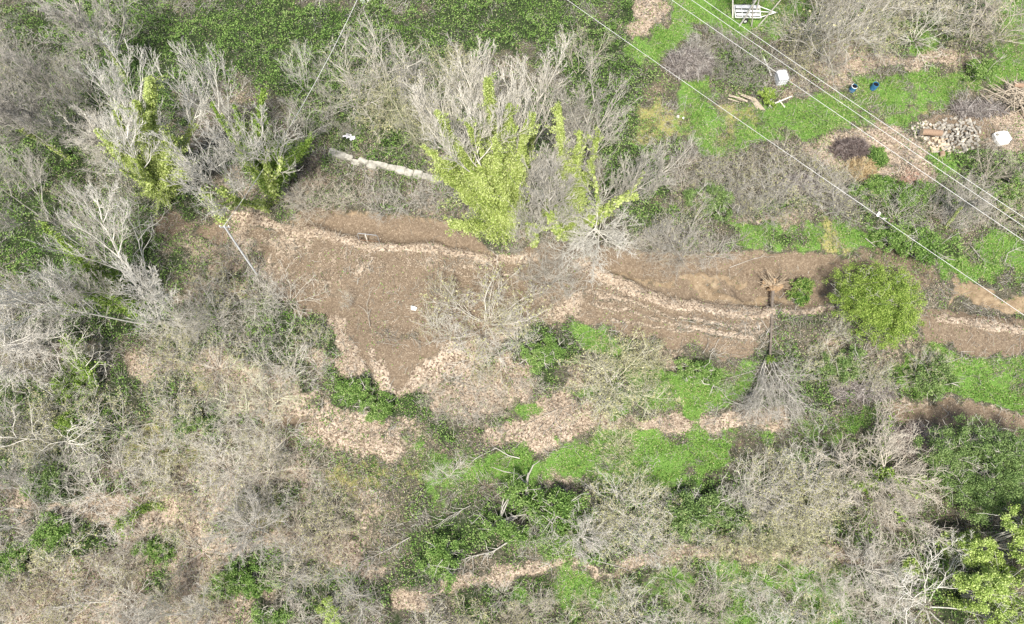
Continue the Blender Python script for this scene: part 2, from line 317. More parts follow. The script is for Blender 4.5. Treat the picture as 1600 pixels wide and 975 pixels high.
def leafmat(name, stops, transl=.25, nsc=.5):
    m, t, b = mat(name, .65); a = nn(t, 'ShaderNodeAttribute', attribute_name='rnd')
    oi = nn(t, 'ShaderNodeObjectInfo')
    f = mathn(t, 'ADD', mathn(t, 'MULTIPLY', a.outputs['Fac'], .6), mathn(t, 'MULTIPLY', noise(t, nsc, 2), .75))
    f = mathn(t, 'ADD', f, mathn(t, 'MULTIPLY', noise(t, 2.3, 3, .6), .35)); f = mathn(t, 'SUBTRACT', f, .375)
    c = ramp(t, f, stops); t.links.new(c, b.inputs['Base Color'])
    if transl:
        tr = nn(t, 'ShaderNodeBsdfTranslucent'); t.links.new(c, tr.inputs[0]); ms = nn(t, 'ShaderNodeMixShader'); ms.inputs[0].default_value = transl
        t.links.new(b.outputs[0], ms.inputs[1]); t.links.new(tr.outputs[0], ms.inputs[2])
        t.links.new(ms.outputs[0], t.nodes['Material Output'].inputs[0])
    return m
def barkmat(name, lo, hi, nsc=2.5):
    m, t, b = mat(name, .85); oi = nn(t, 'ShaderNodeObjectInfo')
    f = mathn(t, 'ADD', mathn(t, 'MULTIPLY', noise(t, nsc, 4), .8), mathn(t, 'MULTIPLY', oi.outputs['Random'], .25))
    t.links.new(ramp(t, f, [(.3, lo), (.75, hi)]), b.inputs['Base Color']); return m
def plain(name, col, rough=.6, metal=0, var=.25, sc=6):
    m, t, b = mat(name, rough); b.inputs['Metallic'].default_value = metal
    lo = tuple(c*(1-var) for c in col); t.links.new(ramp(t, noise(t, sc, 5), [(.3, lo), (.65, col)]), b.inputs['Base Color']); return m
M = {}
M['pale'] = barkmat('bark pale', (.36,.335,.28), (.76,.72,.62))
M['white'] = barkmat('bark bleached', (.44,.42,.36), (.8,.77,.69))
M['grey'] = barkmat('bark grey', (.27,.255,.215), (.62,.585,.51))
M['dark'] = barkmat('bark dark', (.2,.185,.16), (.48,.45,.39))
M['tan'] = barkmat('bark tan', (.29,.255,.2), (.64,.585,.48))
M['olive'] = barkmat('bark lichen', (.28,.28,.17), (.66,.63,.46))
M['ivy'] = leafmat('ivy leaves sunlit yellow green', [(.1,(.14,.21,.04)),(.38,(.38,.48,.11)),(.72,(.64,.71,.3))], .3)
M['ivyg'] = leafmat('ivy leaves green', [(.1,(.07,.13,.02)),(.45,(.21,.34,.055)),(.8,(.42,.53,.14))], .25)
M['ever'] = leafmat('evergreen leaves', [(.1,(.07,.13,.02)),(.42,(.23,.35,.055)),(.75,(.47,.58,.15))], .25, .8)
M['bright'] = leafmat('bright young leaves', [(.1,(.11,.19,.03)),(.4,(.38,.52,.11)),(.72,(.66,.76,.3))], .3, .8)
M['everd'] = leafmat('dark evergreen leaves', [(.1,(.06,.11,.035)),(.45,(.17,.27,.075)),(.8,(.32,.42,.16))], .2, .8)
M['bram'] = leafmat('bramble leaves', [(.08,(.055,.11,.025)),(.42,(.16,.29,.06)),(.7,(.31,.45,.13)),(.95,(.5,.52,.27))], .25, .35)
M['grass'] = leafmat('grass blades', [(.12,(.045,.11,.025)),(.38,(.13,.25,.045)),(.62,(.27,.39,.09)),(.85,(.52,.51,.24))], .3, .45)
M['litter'] = leafmat('dead leaves', [(.05,(.14,.105,.075)),(.35,(.35,.28,.205)),(.65,(.53,.44,.335)),(.95,(.74,.64,.51))], .1, .6)
M['bud'] = leafmat('pale buds', [(.1,(.2,.2,.08)),(.5,(.42,.41,.2)),(.9,(.62,.58,.36))], .2)
M['twig'] = leafmat('fallen twigs', [(.1,(.10,.09,.075)),(.42,(.27,.25,.205)),(.75,(.52,.49,.42)),(.95,(.76,.74,.67))], 0, .4)

def ground_material():
    m, t, b = mat('ground', .95); b.inputs['Specular IOR Level'].default_value = .1
    A = nn(t, 'ShaderNodeAttribute', attribute_name='coverA'); B = nn(t, 'ShaderNodeAttribute', attribute_name='coverB')
    sa = nn(t, 'ShaderNodeSeparateColor'); sb = nn(t, 'ShaderNodeSeparateColor')
    t.links.new(A.outputs['Color'], sa.inputs[0]); t.links.new(B.outputs['Color'], sb.inputs[0])
    n1 = noise(t, 1.4, 8, .7); n2 = noise(t, 9, 4, .7); n3 = noise(t, 5, 5, .75, dist=1.2); n4 = noise(t, 2.6, 6, .7)
    col = ramp(t, n3, [(.3,(.03,.03,.02)),(.5,(.085,.08,.055)),(.7,(.24,.22,.17))])          # twiggy debris, its colour darkened for the shade between stems
    def layer(col, w, stops, fac, k, nzz):
        f = mathn(t, 'ADD', w, mathn(t, 'MULTIPLY', mathn(t, 'SUBTRACT', nzz, .5), k))
        mr = nn(t, 'ShaderNodeMapRange', interpolation_type='SMOOTHSTEP'); mr.inputs[1].default_value = .32; mr.inputs[2].default_value = .62
        t.links.new(f, mr.inputs[0]); return mix(t, mr.outputs[0], col, ramp(t, fac, stops))
    col = layer(col, sa.outputs[0], [(.28,(.10,.073,.048)),(.5,(.2,.152,.105)),(.68,(.36,.29,.205))], n3, .9, n1)
    col = layer(col, sb.outputs[2], [(.3,(.16,.115,.07)),(.55,(.31,.235,.15)),(.75,(.46,.37,.25))], n1, 1.1, n4)
    vo = nn(t, 'ShaderNodeTexVoronoi'); vo.inputs['Scale'].default_value = 7
    g = nn(t, 'ShaderNodeNewGeometry'); t.links.new(g.outputs['Position'], vo.inputs['Vector'])
    vs = nn(t, 'ShaderNodeSeparateColor'); t.links.new(vo.outputs['Color'], vs.inputs[0])
    col = layer(col, sa.outputs[1], [(.05,(.13,.095,.068)),(.4,(.33,.26,.19)),(.9,(.55,.455,.35))], vs.outputs[0], 1.2, n4)
    col = layer(col, sb.outputs[1], [(.3,(.2,.2,.06)),(.7,(.46,.42,.17))], n2, 1.2, n1)
    col = layer(col, sb.outputs[0], [(.3,(.018,.027,.012)),(.6,(.05,.07,.03)),(.8,(.11,.13,.065))], n3, 1.1, n4)  # bramble floor, shade under the growth put into its dark colour
    col = layer(col, sa.outputs[2], [(.3,(.06,.12,.025)),(.55,(.15,.28,.055)),(.8,(.31,.37,.13))], n2, 1.1, n1)
    t.links.new(col, b.inputs['Base Color'])
    bp = nn(t, 'ShaderNodeBump'); bp.inputs['Strength'].default_value = .8; bp.inputs['Distance'].default_value = .12
    t.links.new(mathn(t, 'ADD', n3, mathn(t, 'MULTIPLY', n2, .5)), bp.inputs['Height']); t.links.new(bp.outputs[0], b.inputs['Normal'])
    return m

# ------------------------------------------------------------------ the ground sheet
ext = np.array([1, 3, 8, 20, 50, 120, 300, 700.])
ax = np.concatenate([X0-ext[::-1], gx, X1+ext]); ay = np.concatenate([Y0-ext[::-1], gy, Y1+ext])
AX, AY = np.meshgrid(ax, ay); cx = np.clip(AX, X0, X1-.01); cy = np.clip(AY, Y0, Y1-.01)
V = np.stack([AX, AY, samp(Z, cx, cy)], -1).reshape(-1, 3); nx = len(ax); ny = len(ay)
I = np.arange(nx*ny).reshape(ny, nx)
F = np.stack([I[:-1, :-1], I[:-1, 1:], I[1:, 1:], I[1:, :-1]], -1).reshape(-1, 4)
gm = mesh_np('ground', V, F, ground_material(), smooth=True)
for nm, ch in (('coverA', (SOIL, LIT, GRASS)), ('coverB', (BRAM, YEL, CLAY))):
    a = gm.attributes.new(nm, 'FLOAT_COLOR', 'POINT'); c = np.ones((nx*ny, 4), np.float32)
    for k, q in enumerate(ch): c[:, k] = samp(W[q], cx, cy).ravel()
    a.data.foreach_set('color', c.ravel())
tag(link('ground', gm), 'sloping woodland ground of brown soil, leaf litter and grass', 'ground', kind='structure')

# ------------------------------------------------------------------ countless small cover (stuff)
def scatter(n, dens, seed):
    r = np.random.default_rng(seed); x = r.uniform(-60, 60, n); y = r.uniform(-9, 62, n)
    k = (np.abs(x) < 46+y*.26) & (r.random(n) < dens(x, y)); return x[k], y[k], r
def wsum(ws):
    A = sum(W[c]*k for c, k in ws.items()); return lambda x, y: samp(A, x, y)
# dead leaves
dl = wsum({LIT: 1, SOIL: .05, TWIG: .2, YEL: .2, GRASS: .07, BRAM: .04, CLAY: .06})
x, y, r = scatter(2100000, lambda x, y: dl(x, y)*(.1+1.5*sstep(.25,.7,fbm(x, y, 1.3, 300, 3))), 11)
V, F = leaves(np.stack([x, y, hz(x, y)+r.uniform(.01, .07, len(x))], 1), r.uniform(.045, .115, len(x)), r, .45, .75)
tag(link('leaf_litter', mesh_np('leaf_litter', V, F, M['litter'], r.random(len(x)))), 'pale pinkish dead leaves drifted over the ground', 'leaf litter', kind='stuff')
# grass
dg = wsum({GRASS: 1, YEL: .5, BRAM: .06, TWIG: .03, LIT: .02})
x, y, r = scatter(900000, lambda x, y: dg(x, y)**1.5*(.12+1.4*sstep(.3, .6, fbm(x, y, 1.5, 310, 3))), 12)
n = len(x); z = hz(x, y); hgt = r.uniform(.06, .22, n)*(.5+fbm(x, y, 2, 312)); an = r.uniform(0, 6.28, n); ln = r.uniform(.05, .16, n)
a = np.stack([np.cos(an), np.sin(an), 0*an], 1); pd = np.stack([-np.sin(an), np.cos(an), 0*an], 1)*.03
B0 = np.stack([x, y, z-.02], 1); tip = B0+a*ln[:, None]+np.stack([0*x, 0*x, hgt], 1)
V = np.stack([B0-pd, B0+pd, tip+pd*.5, tip-pd*.5], 1).reshape(-1, 3)
tag(link('grass', mesh_np('grass', V, np.arange(4*n).reshape(-1, 4), M['grass'], r.random(n))), 'short bright green grass in the clearings and strips', 'grass', kind='stuff')
# bramble and ivy carpet
db = wsum({BRAM: 1, GRASS: .1, TWIG: .05, LIT: .015})
mound = lambda x, y: 1.3*sstep(.35, .7, fbm(x, y, 2.2, 320, 3))+.25*vnoise(x, y, .5, 321)
x, y, r = scatter(900000, lambda x, y: db(x, y)*(.15+1.5*sstep(.3, .62, fbm(x, y, .9, 322, 3))), 13)
n = len(x); bw = samp(W[BRAM], x, y)
z = hz(x, y)+.03+bw*mound(x, y)*r.uniform(.55, 1., n)
V, F = leaves(np.stack([x, y, z], 1), r.uniform(.09, .2, n), r, .35, .65)
tag(link('bramble_cover', mesh_np('bramble_cover', V, F, M['bram'], r.random(n))), 'mid green brambles and ivy carpeting the ground', 'brambles', kind='stuff')
# yellowish grass and buds
x, y, r = scatter(500000, wsum({YEL: .8, TWIG: .05, LIT: .02, BRAM: .03}), 14); n = len(x)
V, F = leaves(np.stack([x, y, hz(x, y)+r.uniform(.02, .35, n)], 1), r.uniform(.07, .13, n), r, .4, .6)
tag(link('yellow_ground_leaves', mesh_np('yellow_ground_leaves', V, F, M['bud'], r.random(n))), 'yellowish green low leaves speckled through the dry growth', 'ground cover', kind='stuff')
# fallen twigs and low dry undergrowth
dt = wsum({TWIG: 1, BRAM: .13, LIT: .2, YEL: .35, GRASS: .03, SOIL: .05})
x, y, r = scatter(330000, lambda x, y: dt(x, y)*(.06+1.7*sstep(.38, .62, fbm(x, y, 1.8, 330, 3))), 15); n = len(x)
az = vnoise(x, y, 4, 331)*9+r.normal(0, .8, n); el = r.uniform(-.1, .9, n); L = r.uniform(.25, 1.1, n)
p0 = np.stack([x, y, hz(x, y)+r.uniform(0, .5, n)*samp(W[TWIG], x, y)], 1)
d = np.stack([np.cos(az)*np.cos(el), np.sin(az)*np.cos(el), np.sin(el)], 1)
p1 = p0+d*L[:, None]*.55; d2 = d+r.normal(0, .35, (n, 3)); d2[:, 2] -= .35; p2 = p1+d2*L[:, None]*.45
rr = r.uniform(.009, .022, n)
V, F = tubes(np.concatenate([p0, p1]), np.concatenate([p1, p2]), np.concatenate([rr, rr*.8]), np.concatenate([rr*.8, rr*.4]))
q = np.repeat(r.random(n), 3); tag(link('dry_undergrowth', mesh_np('dry_undergrowth', V, F, M['twig'], np.concatenate([q, q]))), 'grey dry stems and fallen twigs tangled over the ground', 'undergrowth', kind='stuff')
print('cover done')

# ------------------------------------------------------------------ bare trees
def grow(seed, h=1., stems=1, splay=.25, kids=(9, 7, 6, 3), ang=(.75, .7, .7), lr=(.48, .5, .5, .5), trop=.10, r0=.013, jit=.10, start=.3, tl=.72, wig=1., rmin=.0012):
    """one leafless tree of height ~h; returns segments by level"""
    rg = np.random.default_rng(seed); out = [[] for _ in range(5)]
    NS = (8, 6, 4, 3, 2); rad = (r0, r0*.42, r0*.2, max(r0*.1, rmin*1.3), rmin)
    def walk(p, d, L, r, lv):
        n = NS[lv]; st = L/n; pts = [p]; dirs = [d]
        for i in range(n):
            d = d+rg.normal(0, jit*wig*(1+.5*lv), 3); d[2] += trop*(1 if lv else .3); d = d/np.linalg.norm(d)
            q = p+d*st; a = r*(1-.8*i/n); b = r*(1-.8*(i+1)/n); out[lv].append((p, q, a, b)); p = q; pts.append(p); dirs.append(d)
        if lv >= 4 or lv >= len(kids): return
        nk = max(1, int(round(kids[lv]*rg.uniform(.75, 1.25))))
        for k in range(nk):
            t = (start if lv == 0 else .15)+(1-(start if lv == 0 else .15))*(k+rg.random())/nk
            fi = min(t*n, n-.01); i = int(fi); pp = pts[i]+(pts[i+1]-pts[i])*(fi-i); dd = dirs[i+1]
            v = rg.normal(size=3); v -= dd*(v@dd); v /= np.linalg.norm(v)
            an = ang[min(lv, 2)]*rg.uniform(.6, 1.3); c = dd*math.cos(an)+v*math.sin(an)
            LL = h*lr[0]*(1.15-.75*t)*rg.uniform(.75, 1.2) if lv == 0 else L*lr[lv]*(1.2-.6*t)*rg.uniform(.6, 1.25)
            walk(pp, c/np.linalg.norm(c), LL, min(rad[lv+1]*rg.uniform(.8, 1.3)*(h if lv < 9 else 1), r*.8), lv+1)
    for s in range(stems):
        a = 2*math.pi*(s+rg.random()*.6)/stems; sp = splay*(rg.uniform(.6, 1.2) if stems > 1 else .25)
        d = np.array([math.cos(a)*sp, math.sin(a)*sp, 1.]); d /= np.linalg.norm(d)
        walk(np.array([math.cos(a)*.02*h*(stems > 1), math.sin(a)*.02*h*(stems > 1), -.03*h]), d, h*tl*rg.uniform(.85, 1.1), rad[0]*h*(1 if stems == 1 else .75), 0)
    res = [tuple(np.array(c) for c in zip(*l)) if l else None for l in out]
    f = h/max(np.percentile(q[1][:, 2], 99.5) for q in res if q)
    return [(q[0]*f, q[1]*f, q[2], q[3]) if q else None for q in res]
def tree_meshes(name, seed, ivy=None, buds=0, **k):
    g = grow(seed, **k); rg = np.random.default_rng(seed+5); h = k.get('h', 1.); res = {}
    res['trunk'] = mesh_np(name+' trunk', *tubes(*g[0], k=7), smooth=True, mat=M['grey'])
    parts = [tubes(*g[1], k=5)]+[tubes(*g[l], k=3) for l in (2, 3, 4) if g[l] is not None]
    V, F = join(parts); res['crown'] = mesh_np(name+' crown', V, F, mat=M['pale'])
    if buds:
        t = g[3]; i = rg.integers(0, len(t[0]), buds); C = t[1][i]+rg.normal(0, .02*h, (buds, 3))
        V, F = leaves(C, rg.uniform(.07, .13, buds), rg, .4, .7); res['foliage'] = mesh_np(name+' foliage', V, F, M['bud'], rg.random(buds))
    if ivy:
        # ivy sleeves: leaves crowding along trunk and the lower part of the limbs
        C = []
        nl, rr, hi = ivy
        segs = [g[0]]*3+[g[1]]
        for gi, q in enumerate(segs):
            mid = (q[0]+q[1])/2; ok = mid[:, 2] < hi*h
            a, b = q[0][ok], q[1][ok]
            if gi == 3 and nl < 40000:
                ok2 = rg.random(len(a)//6+1)                      # whole limbs carry ivy or not
                sel = ok2[np.arange(len(a))//6 % len(ok2)] < .5; a, b = a[sel], b[sel]
            if len(a) == 0: continue
            n = nl//4; i = rg.integers(0, len(a), n); t = rg.random((n, 1)); rad_ = rr*h*(.6 if gi == 3 else 1)*(1.1-.55*(a[i, 2:]/(hi*h)))
            dirs_ = rg.normal(size=(n, 3)); dirs_ /= np.linalg.norm(dirs_, axis=1, keepdims=True)
            lump = .55+.9*vnoise(a[i, 0]*3+a[i, 2], a[i, 1]*3, .35, seed+9)[:, None]
            C.append(a[i]+(b[i]-a[i])*t+dirs_*rad_*lump*rg.uniform(.35, 1, (n, 1)))
        C = np.concatenate(C); V, F = leaves(C, rg.uniform(.13, .25, len(C)), rg, .4, .8)
        res['ivy'] = mesh_np(name+' ivy', V, F, M['ivy'], rg.random(len(C)))
    return res
def plant(kind, meshes, px, py, h0, h, label, cat='tree', group=None, rz=None, bark='pale', ivym=None, widen=1., lean=(0, 0), trunk=None):
    b = base(px, py); s = h/h0
    o = empty(kind, b, rng.uniform(0, 6.28) if rz is None else rz, (s*widen, s*widen, s))
    o.rotation_mode = 'ZYX'; o.rotation_euler = (lean[0], lean[1], o.rotation_euler[2])
    for k, m in meshes.items():
        mm = {'trunk': M[trunk or bark], 'crown': M[bark], 'ivy': M[ivym] if ivym else None}.get(k)
        link(k, m, o, mat=mm)
    return tag(o, label, cat, group)

HT = {}
big = dict(h=16, kids=(12, 8, 6, 3), r0=.012, trop=.13, rmin=.0014)
fan = dict(h=16, kids=(13, 9, 7, 4), ang=(.55, .5, .6), r0=.0072, trop=.14, jit=.045, rmin=.0013, start=.34, lr=(.4, .5, .5, .5))
HT['vase_ivy'] = tree_meshes('vase ivy', 101, ivy=(9000, .03, .6), stems=6, splay=.42, **{**fan, 'kids': (9, 7, 6, 4), 'start': .62})
HT['tall_ivy'] = tree_meshes('tall ivy', 102, ivy=(4000, .03, .6), stems=3, splay=.34, **{**fan, 'kids': (10, 8, 6, 4)})
HT['tall_ivy2'] = tree_meshes('tall ivy b', 103, ivy=(4000, .03, .5), stems=3, splay=.4, **{**fan, 'kids': (10, 8, 6, 4)})
HT['tall'] = tree_meshes('tall', 104, stems=3, splay=.4, **{**fan, 'kids': (11, 8, 7, 3)})
HT['tall2'] = tree_meshes('tall b', 105, ivy=(1800, .03, .45), stems=1, **{**fan, 'kids': (19, 9, 6, 3), 'lr': (.5, .5, .5, .5), 'ang': (.85, .7, .7), 'r0': .012, 'jit': .085, 'trop': .1, 'rmin': .0016})
HT['round'] = tree_meshes('round', 106, ivy=(7000, .13, .55), stems=1, h=9, kids=(22, 10, 7, 3), ang=(1.05, .7, .7), trop=.03, r0=.013, jit=.07, lr=(.55, .5, .5, .5), tl=.5, start=.3, rmin=.0022)
HT['round2'] = tree_meshes('round b', 107, stems=1, h=9, kids=(20, 9, 6, 3), ang=(1.1, .6, .7), trop=.05, r0=.012, lr=(.55, .45, .5, .5), tl=.6, start=.3, rmin=.0022)
HT['dead'] = tree_meshes('dead', 108, ivy=(2600, .09, .6), stems=1, h=10, kids=(12, 6, 3), ang=(.9, .8, .8), trop=.03, r0=.012, jit=.16, lr=(.5, .5, .45, .5), rmin=.003)
HT['wide'] = tree_meshes('wide', 110, stems=7, splay=1.5, h=5, kids=(9, 6, 4), ang=(.8, .8, .8), trop=.02, r0=.014, jit=.16, tl=1.1, lr=(.6, .5, .45, .5), rmin=.005)
HT['dead2'] = tree_meshes('dead b', 109, stems=2, splay=.6, h=9, kids=(10, 6, 4), ang=(.9, .8, .8), trop=.02, r0=.011, jit=.17, lr=(.5, .5, .45, .5), rmin=.003)
for i in range(4):
    HT['sap%d' % i] = tree_meshes('sapling', 120+i, stems=3+i % 3, splay=.45, h=7, kids=(9, 7, 4), trop=.1, r0=.008, start=.2, buds=250, lr=(.42, .5, .45, .5), rmin=.003)
for i in range(6):
    HT['shr%d' % i] = tree_meshes('shrub', 140+i, stems=9+i % 3*3, splay=.95, h=3., kids=(6, 5, 3), trop=.05, r0=.010, start=.12, buds=(0, 900)[i % 2], jit=.16, tl=.85, lr=(.42, .5, .5, .5), rmin=.0072)
print('tree meshes', sum(len(m.polygons) for d_ in HT.values() for m in d_.values()))
T = lambda k, px, py, h, label, **a: plant('bare_tree', HT[k], px, py, {'r': 9, 'w': 5, 'v': 16, 't': 16, 'd': 10 if k == 'dead' else 9, 's': 7 if k.startswith('sap') else 3}[k[0]], h, label, **a)
TA = T('vase_ivy', 788, 362, 19.5, 'large bare tree with the broadest spread of yellow green ivy, above the trench', lean=(-.3, -.04), bark='pale')
TB = T('tall_ivy', 890, 366, 18.5, 'pale bare tree with narrow ivy sleeves, right of the broadest ivy clad tree')
T('tall', 905, 330, 12.5, 'bare tree with fine twigs behind the narrow ivy sleeved tree', bark='pale')
T('round2', 938, 388, 7.5, 'low bare tree with radiating white twigs beside the leaf line', bark='white', widen=1.15)
T('tall_ivy2', 835, 375, 13, 'bare pale tree squeezed between both ivy clad trees above the trench', bark='pale')
TC = T('tall_ivy2', 420, 310, 17.5, 'bare white tree with a dark green ivy foot, left of the sagging cable', bark='white', ivym='ivy')
TD = T('tall_ivy', 262, 305, 15.5, 'bare tree with bright ivy clumps at the upper left, leftmost ivy tree of the row', bark='white', lean=(-.2, .22))
T('tall2', 215, 275, 9, 'bare pale tree low behind the leftmost ivy tree', bark='pale', rz=2.)
TE = T('tall', 242, 505, 16.5, 'large bare pale tree fanning over the left edge above the painted dark shadow', bark='white')
T('tall_ivy2', 205, 470, 13, 'bare tree with green ivy along its upper side near the left edge', bark='pale', ivym='ivyg')
T('dead2', 222, 430, 7.5, 'small white barked tree with crooked limbs left of the grey pole', bark='white')
T('dead', 150, 610, 7.5, 'dead white crooked tree with a green ivy clump at the left edge', bark='pale', ivym='ivyg')
T('dead2', 105, 690, 7, 'dead white tree with long crooked limbs at the lower left edge', bark='pale')
T('tall', 170, 215, 12, 'grey bare tree nearest the upper left corner', bark='dark')
T('tall2', 110, 250, 12, 'grey bare tree with drooping fine twigs at the upper left edge', bark='dark')
T('tall', 70, 345, 11, 'grey bare tree low on the upper left edge', bark='grey', rz=4)
T('tall2', 200, 130, 12, 'grey bare tree leaning to the upper left in front of the brambles', bark='grey', rz=1)
T('round', 1335, 752, 7.5, 'round bare grey tree with a green ivy heart, right of the pale thicket', bark='tan', ivym='ivyg', widen=1.25)
T('round2', 1318, 878, 5.5, 'small star shaped bare tree standing on the lowest leaf track', bark='pale', widen=1.2)
T('wide', 1448, 948, 5.5, 'white dead tree with thick crooked limbs at the lower right', bark='white', widen=1.1, rz=2.4)
T('dead', 1478, 935, 6.5, 'white dead tree half hidden by the bright green crowns', bark='white', ivym='bright')
T('sap0', 905, 115, 6.5, 'bushy grey brown bare tree rising from the brambles at the top', bark='tan', widen=1.0)
T('sap1', 612, 150, 8.5, 'pale lichened sapling above the stone wall, middle of its clump', bark='pale', widen=1.2, group='saplings above the stone wall')
T('sap2', 565, 165, 7.5, 'pale sapling just right of the cable above the stone wall', bark='pale', widen=1.2, group='saplings above the stone wall')
T('sap3', 670, 160, 8, 'pale sapling left of the broadest ivy clad tree', bark='pale', widen=1.2, group='saplings above the stone wall')
T('sap0', 655, 225, 8, 'olive toned sapling close above the stone wall', bark='olive', widen=1.1, group='saplings above the stone wall')
T('round2', 60, 560, 9, 'bare grey tree spreading at the left edge, lower of two', bark='grey', widen=1.1)
T('tall', 60, 800, 9, 'fine twigged grey tree at the left edge above the yellow green scrub', bark='grey')
T('tall', 330, 960, 9, 'fine twigged pale tree at the bottom edge left of the dark green bushes', bark='pale', rz=2)
T('round2', 420, 835, 6, 'star shaped grey tree in the middle of the lower left slope', bark='grey', widen=1.2)
T('round2', 900, 830, 4.5, 'small star shaped tree over the dark ivy', bark='grey', widen=1.1)
T('sap1', 478, 140, 6, 'small white bare tree left of the sagging cable', bark='white', widen=.8)
T('sap2', 1255, 82, 13, 'tall trunked bare tree beyond the white box, crown cut by the top edge', bark='pale')
T('tall', 1152, 34, 17, 'bare tree whose pale trunk crosses the white trailer at its left', bark='white', lean=(-.25, 0))
T('tall', 1178, 36, 16, 'bare tree whose grey trunk crosses the white trailer at its right', bark='grey', rz=3, lean=(-.25, 0))
T('sap1', 1330, 60, 10, 'bare pale tree at the top edge above the straw coloured slope', bark='pale')
T('sap3', 1300, 100, 9, 'bare tree with a pale trunk rooted in the straw coloured slope', bark='pale', rz=.5)
T('sap2', 1520, 70, 9, 'tangled bare tree at the top edge near the right corner', bark='tan', widen=1.3)
T('tall2', 1476, 356, 7, 'leaning bare tree with a thick pale trunk above the right grass strip', bark='pale')
T('sap3', 1060, 400, 7, 'grey bare tree over the cut bank between both ivy trees and the uprooted tree', bark='grey', widen=1.1)
T('sap0', 1130, 180, 1.6, 'tiny bare bush in the lawn by the dumped timber', bark='tan')
T('shr1', 762, 505, 4.5, 'broad pale twiggy bush on the brown terrace right of the white scrap', bark='pale', widen=1.25)
T('shr0', 740, 560, 3, 'pale twiggy bush on the lower edge of the brown terrace', bark='pale', widen=1.2)
T('shr2', 858, 440, 4, 'bluish grey bush alone on the brown terrace below the ivy trees', bark='grey', widen=.9)
T('sap1', 548, 478, 3, 'thin bare sapling alone on the brown terrace', bark='pale', widen=.7)
T('shr3', 965, 700, 3.4, 'yellowish budding bush on the large green patch', bark='olive', widen=1.1)
T('shr1', 960, 595, 4.2, 'yellowish budding bush just below the brown terrace', bark='olive', widen=1.3)
T('shr5', 1010, 575, 2.6, 'low olive bush beside the green strip under the terrace', bark='olive', widen=1.2)
T('sap2', 340, 500, 6, 'bare grey tree with green mossy limbs below the grey pole', bark='grey', widen=1.1, ivym='ivyg')
T('sap0', 420, 745, 6, 'bare pale tree with long sideways twigs left of the leaf track', bark='tan', widen=1.4)
T('sap3', 420, 640, 6, 'bare greenish tree with long limbs over the left leaf track', bark='olive', widen=1.3)
T('dead', 255, 790, 5.5, 'bare tree with fine white twigs and a green heart at the lower left', bark='pale', ivym='ivyg', widen=1.1)
T('dead2', 200, 950, 6, 'bare tree with crooked white limbs nearest the lower left corner', bark='pale')
T('sap1', 470, 870, 5, 'bare grey tree beside the dark ivy patch at the lower left', bark='grey', widen=1.3)
T('sap2', 560, 930, 5, 'bare grey tree at the bottom edge left of the lowest leaf track', bark='grey', widen=1.3)
T('sap3', 830, 835, 4, 'grey bare tree beside the broken stump', bark='grey', widen=1.)
T('sap0', 700, 745, 4, 'pale bare tree below the pinkish leaf drift', bark='pale', widen=1.1)

def ivy_arms(o, foot, arms, rad_, dens, m, seed, name='ivy'):
    # thick ivy climbing real stems: every arm runs from the tree's foot over a fork to its tip
    r = np.random.default_rng(seed); f0 = np.array(P(*foot, .3)); C = []; P0 = []; P1 = []; ra = []; rb = []
    for a in arms:
        tip = np.array(P(a[0], a[1], a[2])); k = a[3] if len(a) > 3 else 1.; fork = f0+(tip-f0)*np.array([.32, .32, .5]) if len(a) < 5 else np.array(P(*a[4]))
        n = 7; pts = []
        for i in range(n+1):
            t = i/n; pts.append((1-t)**2*f0+2*t*(1-t)*fork+t*t*tip+r.normal(0, .10, 3)*(0 < i < n))
        L = np.linalg.norm(tip-f0)
        for i in range(n):
            P0.append(pts[i]); P1.append(pts[i+1]); ra.append(.09*(1-.8*i/n)); rb.append(.09*(1-.8*(i+1)/n))
            nl = int(dens*k*L/n*(.25 if i == 0 else .6 if i < 2 else 1.9)); t = r.random((nl, 1)); d = r.normal(size=(nl, 3)); d /= np.linalg.norm(d, axis=1, keepdims=True)
            R_ = rad_*k*(.55+1.5*((i+t)/n)*(1-(i+t)/n)-.15*(i+t)/n)*(.45+1.0*r.random())
            C.append(pts[i]+(pts[i+1]-pts[i])*t+d*R_*r.uniform(.2, 1, (nl, 1))**.7)
            for q_ in range(7):     # side sprays of leaves standing off the stem
                c0 = pts[i]+(pts[i+1]-pts[i])*r.random(); dd = (tip-f0)/L*.8+r.normal(0, .75, 3); dd /= np.linalg.norm(dd); e = c0+dd*R_.mean()*r.uniform(1.4, 3.4)
                P0.append(c0); P1.append(e); ra.append(.02); rb.append(.008); nl2 = int(dens*.13*k); C.append(c0+(e-c0)*r.random((nl2, 1))**.8+r.normal(0, .1, (nl2, 3)))
    C = np.concatenate(C); inv = o.matrix_basis.inverted()
    V, F = leaves(C, r.uniform(.07, .17, len(C)), r, .35, .75); i1 = link(name, mesh_np(name, V, F, m, r.random(len(C))), o); i1.matrix_parent_inverse = inv
    V, F = tubes(P0, P1, ra, rb, 5); i2 = link('limb', mesh_np('limb', V, F, M['grey']), o); i2.matrix_parent_inverse = inv

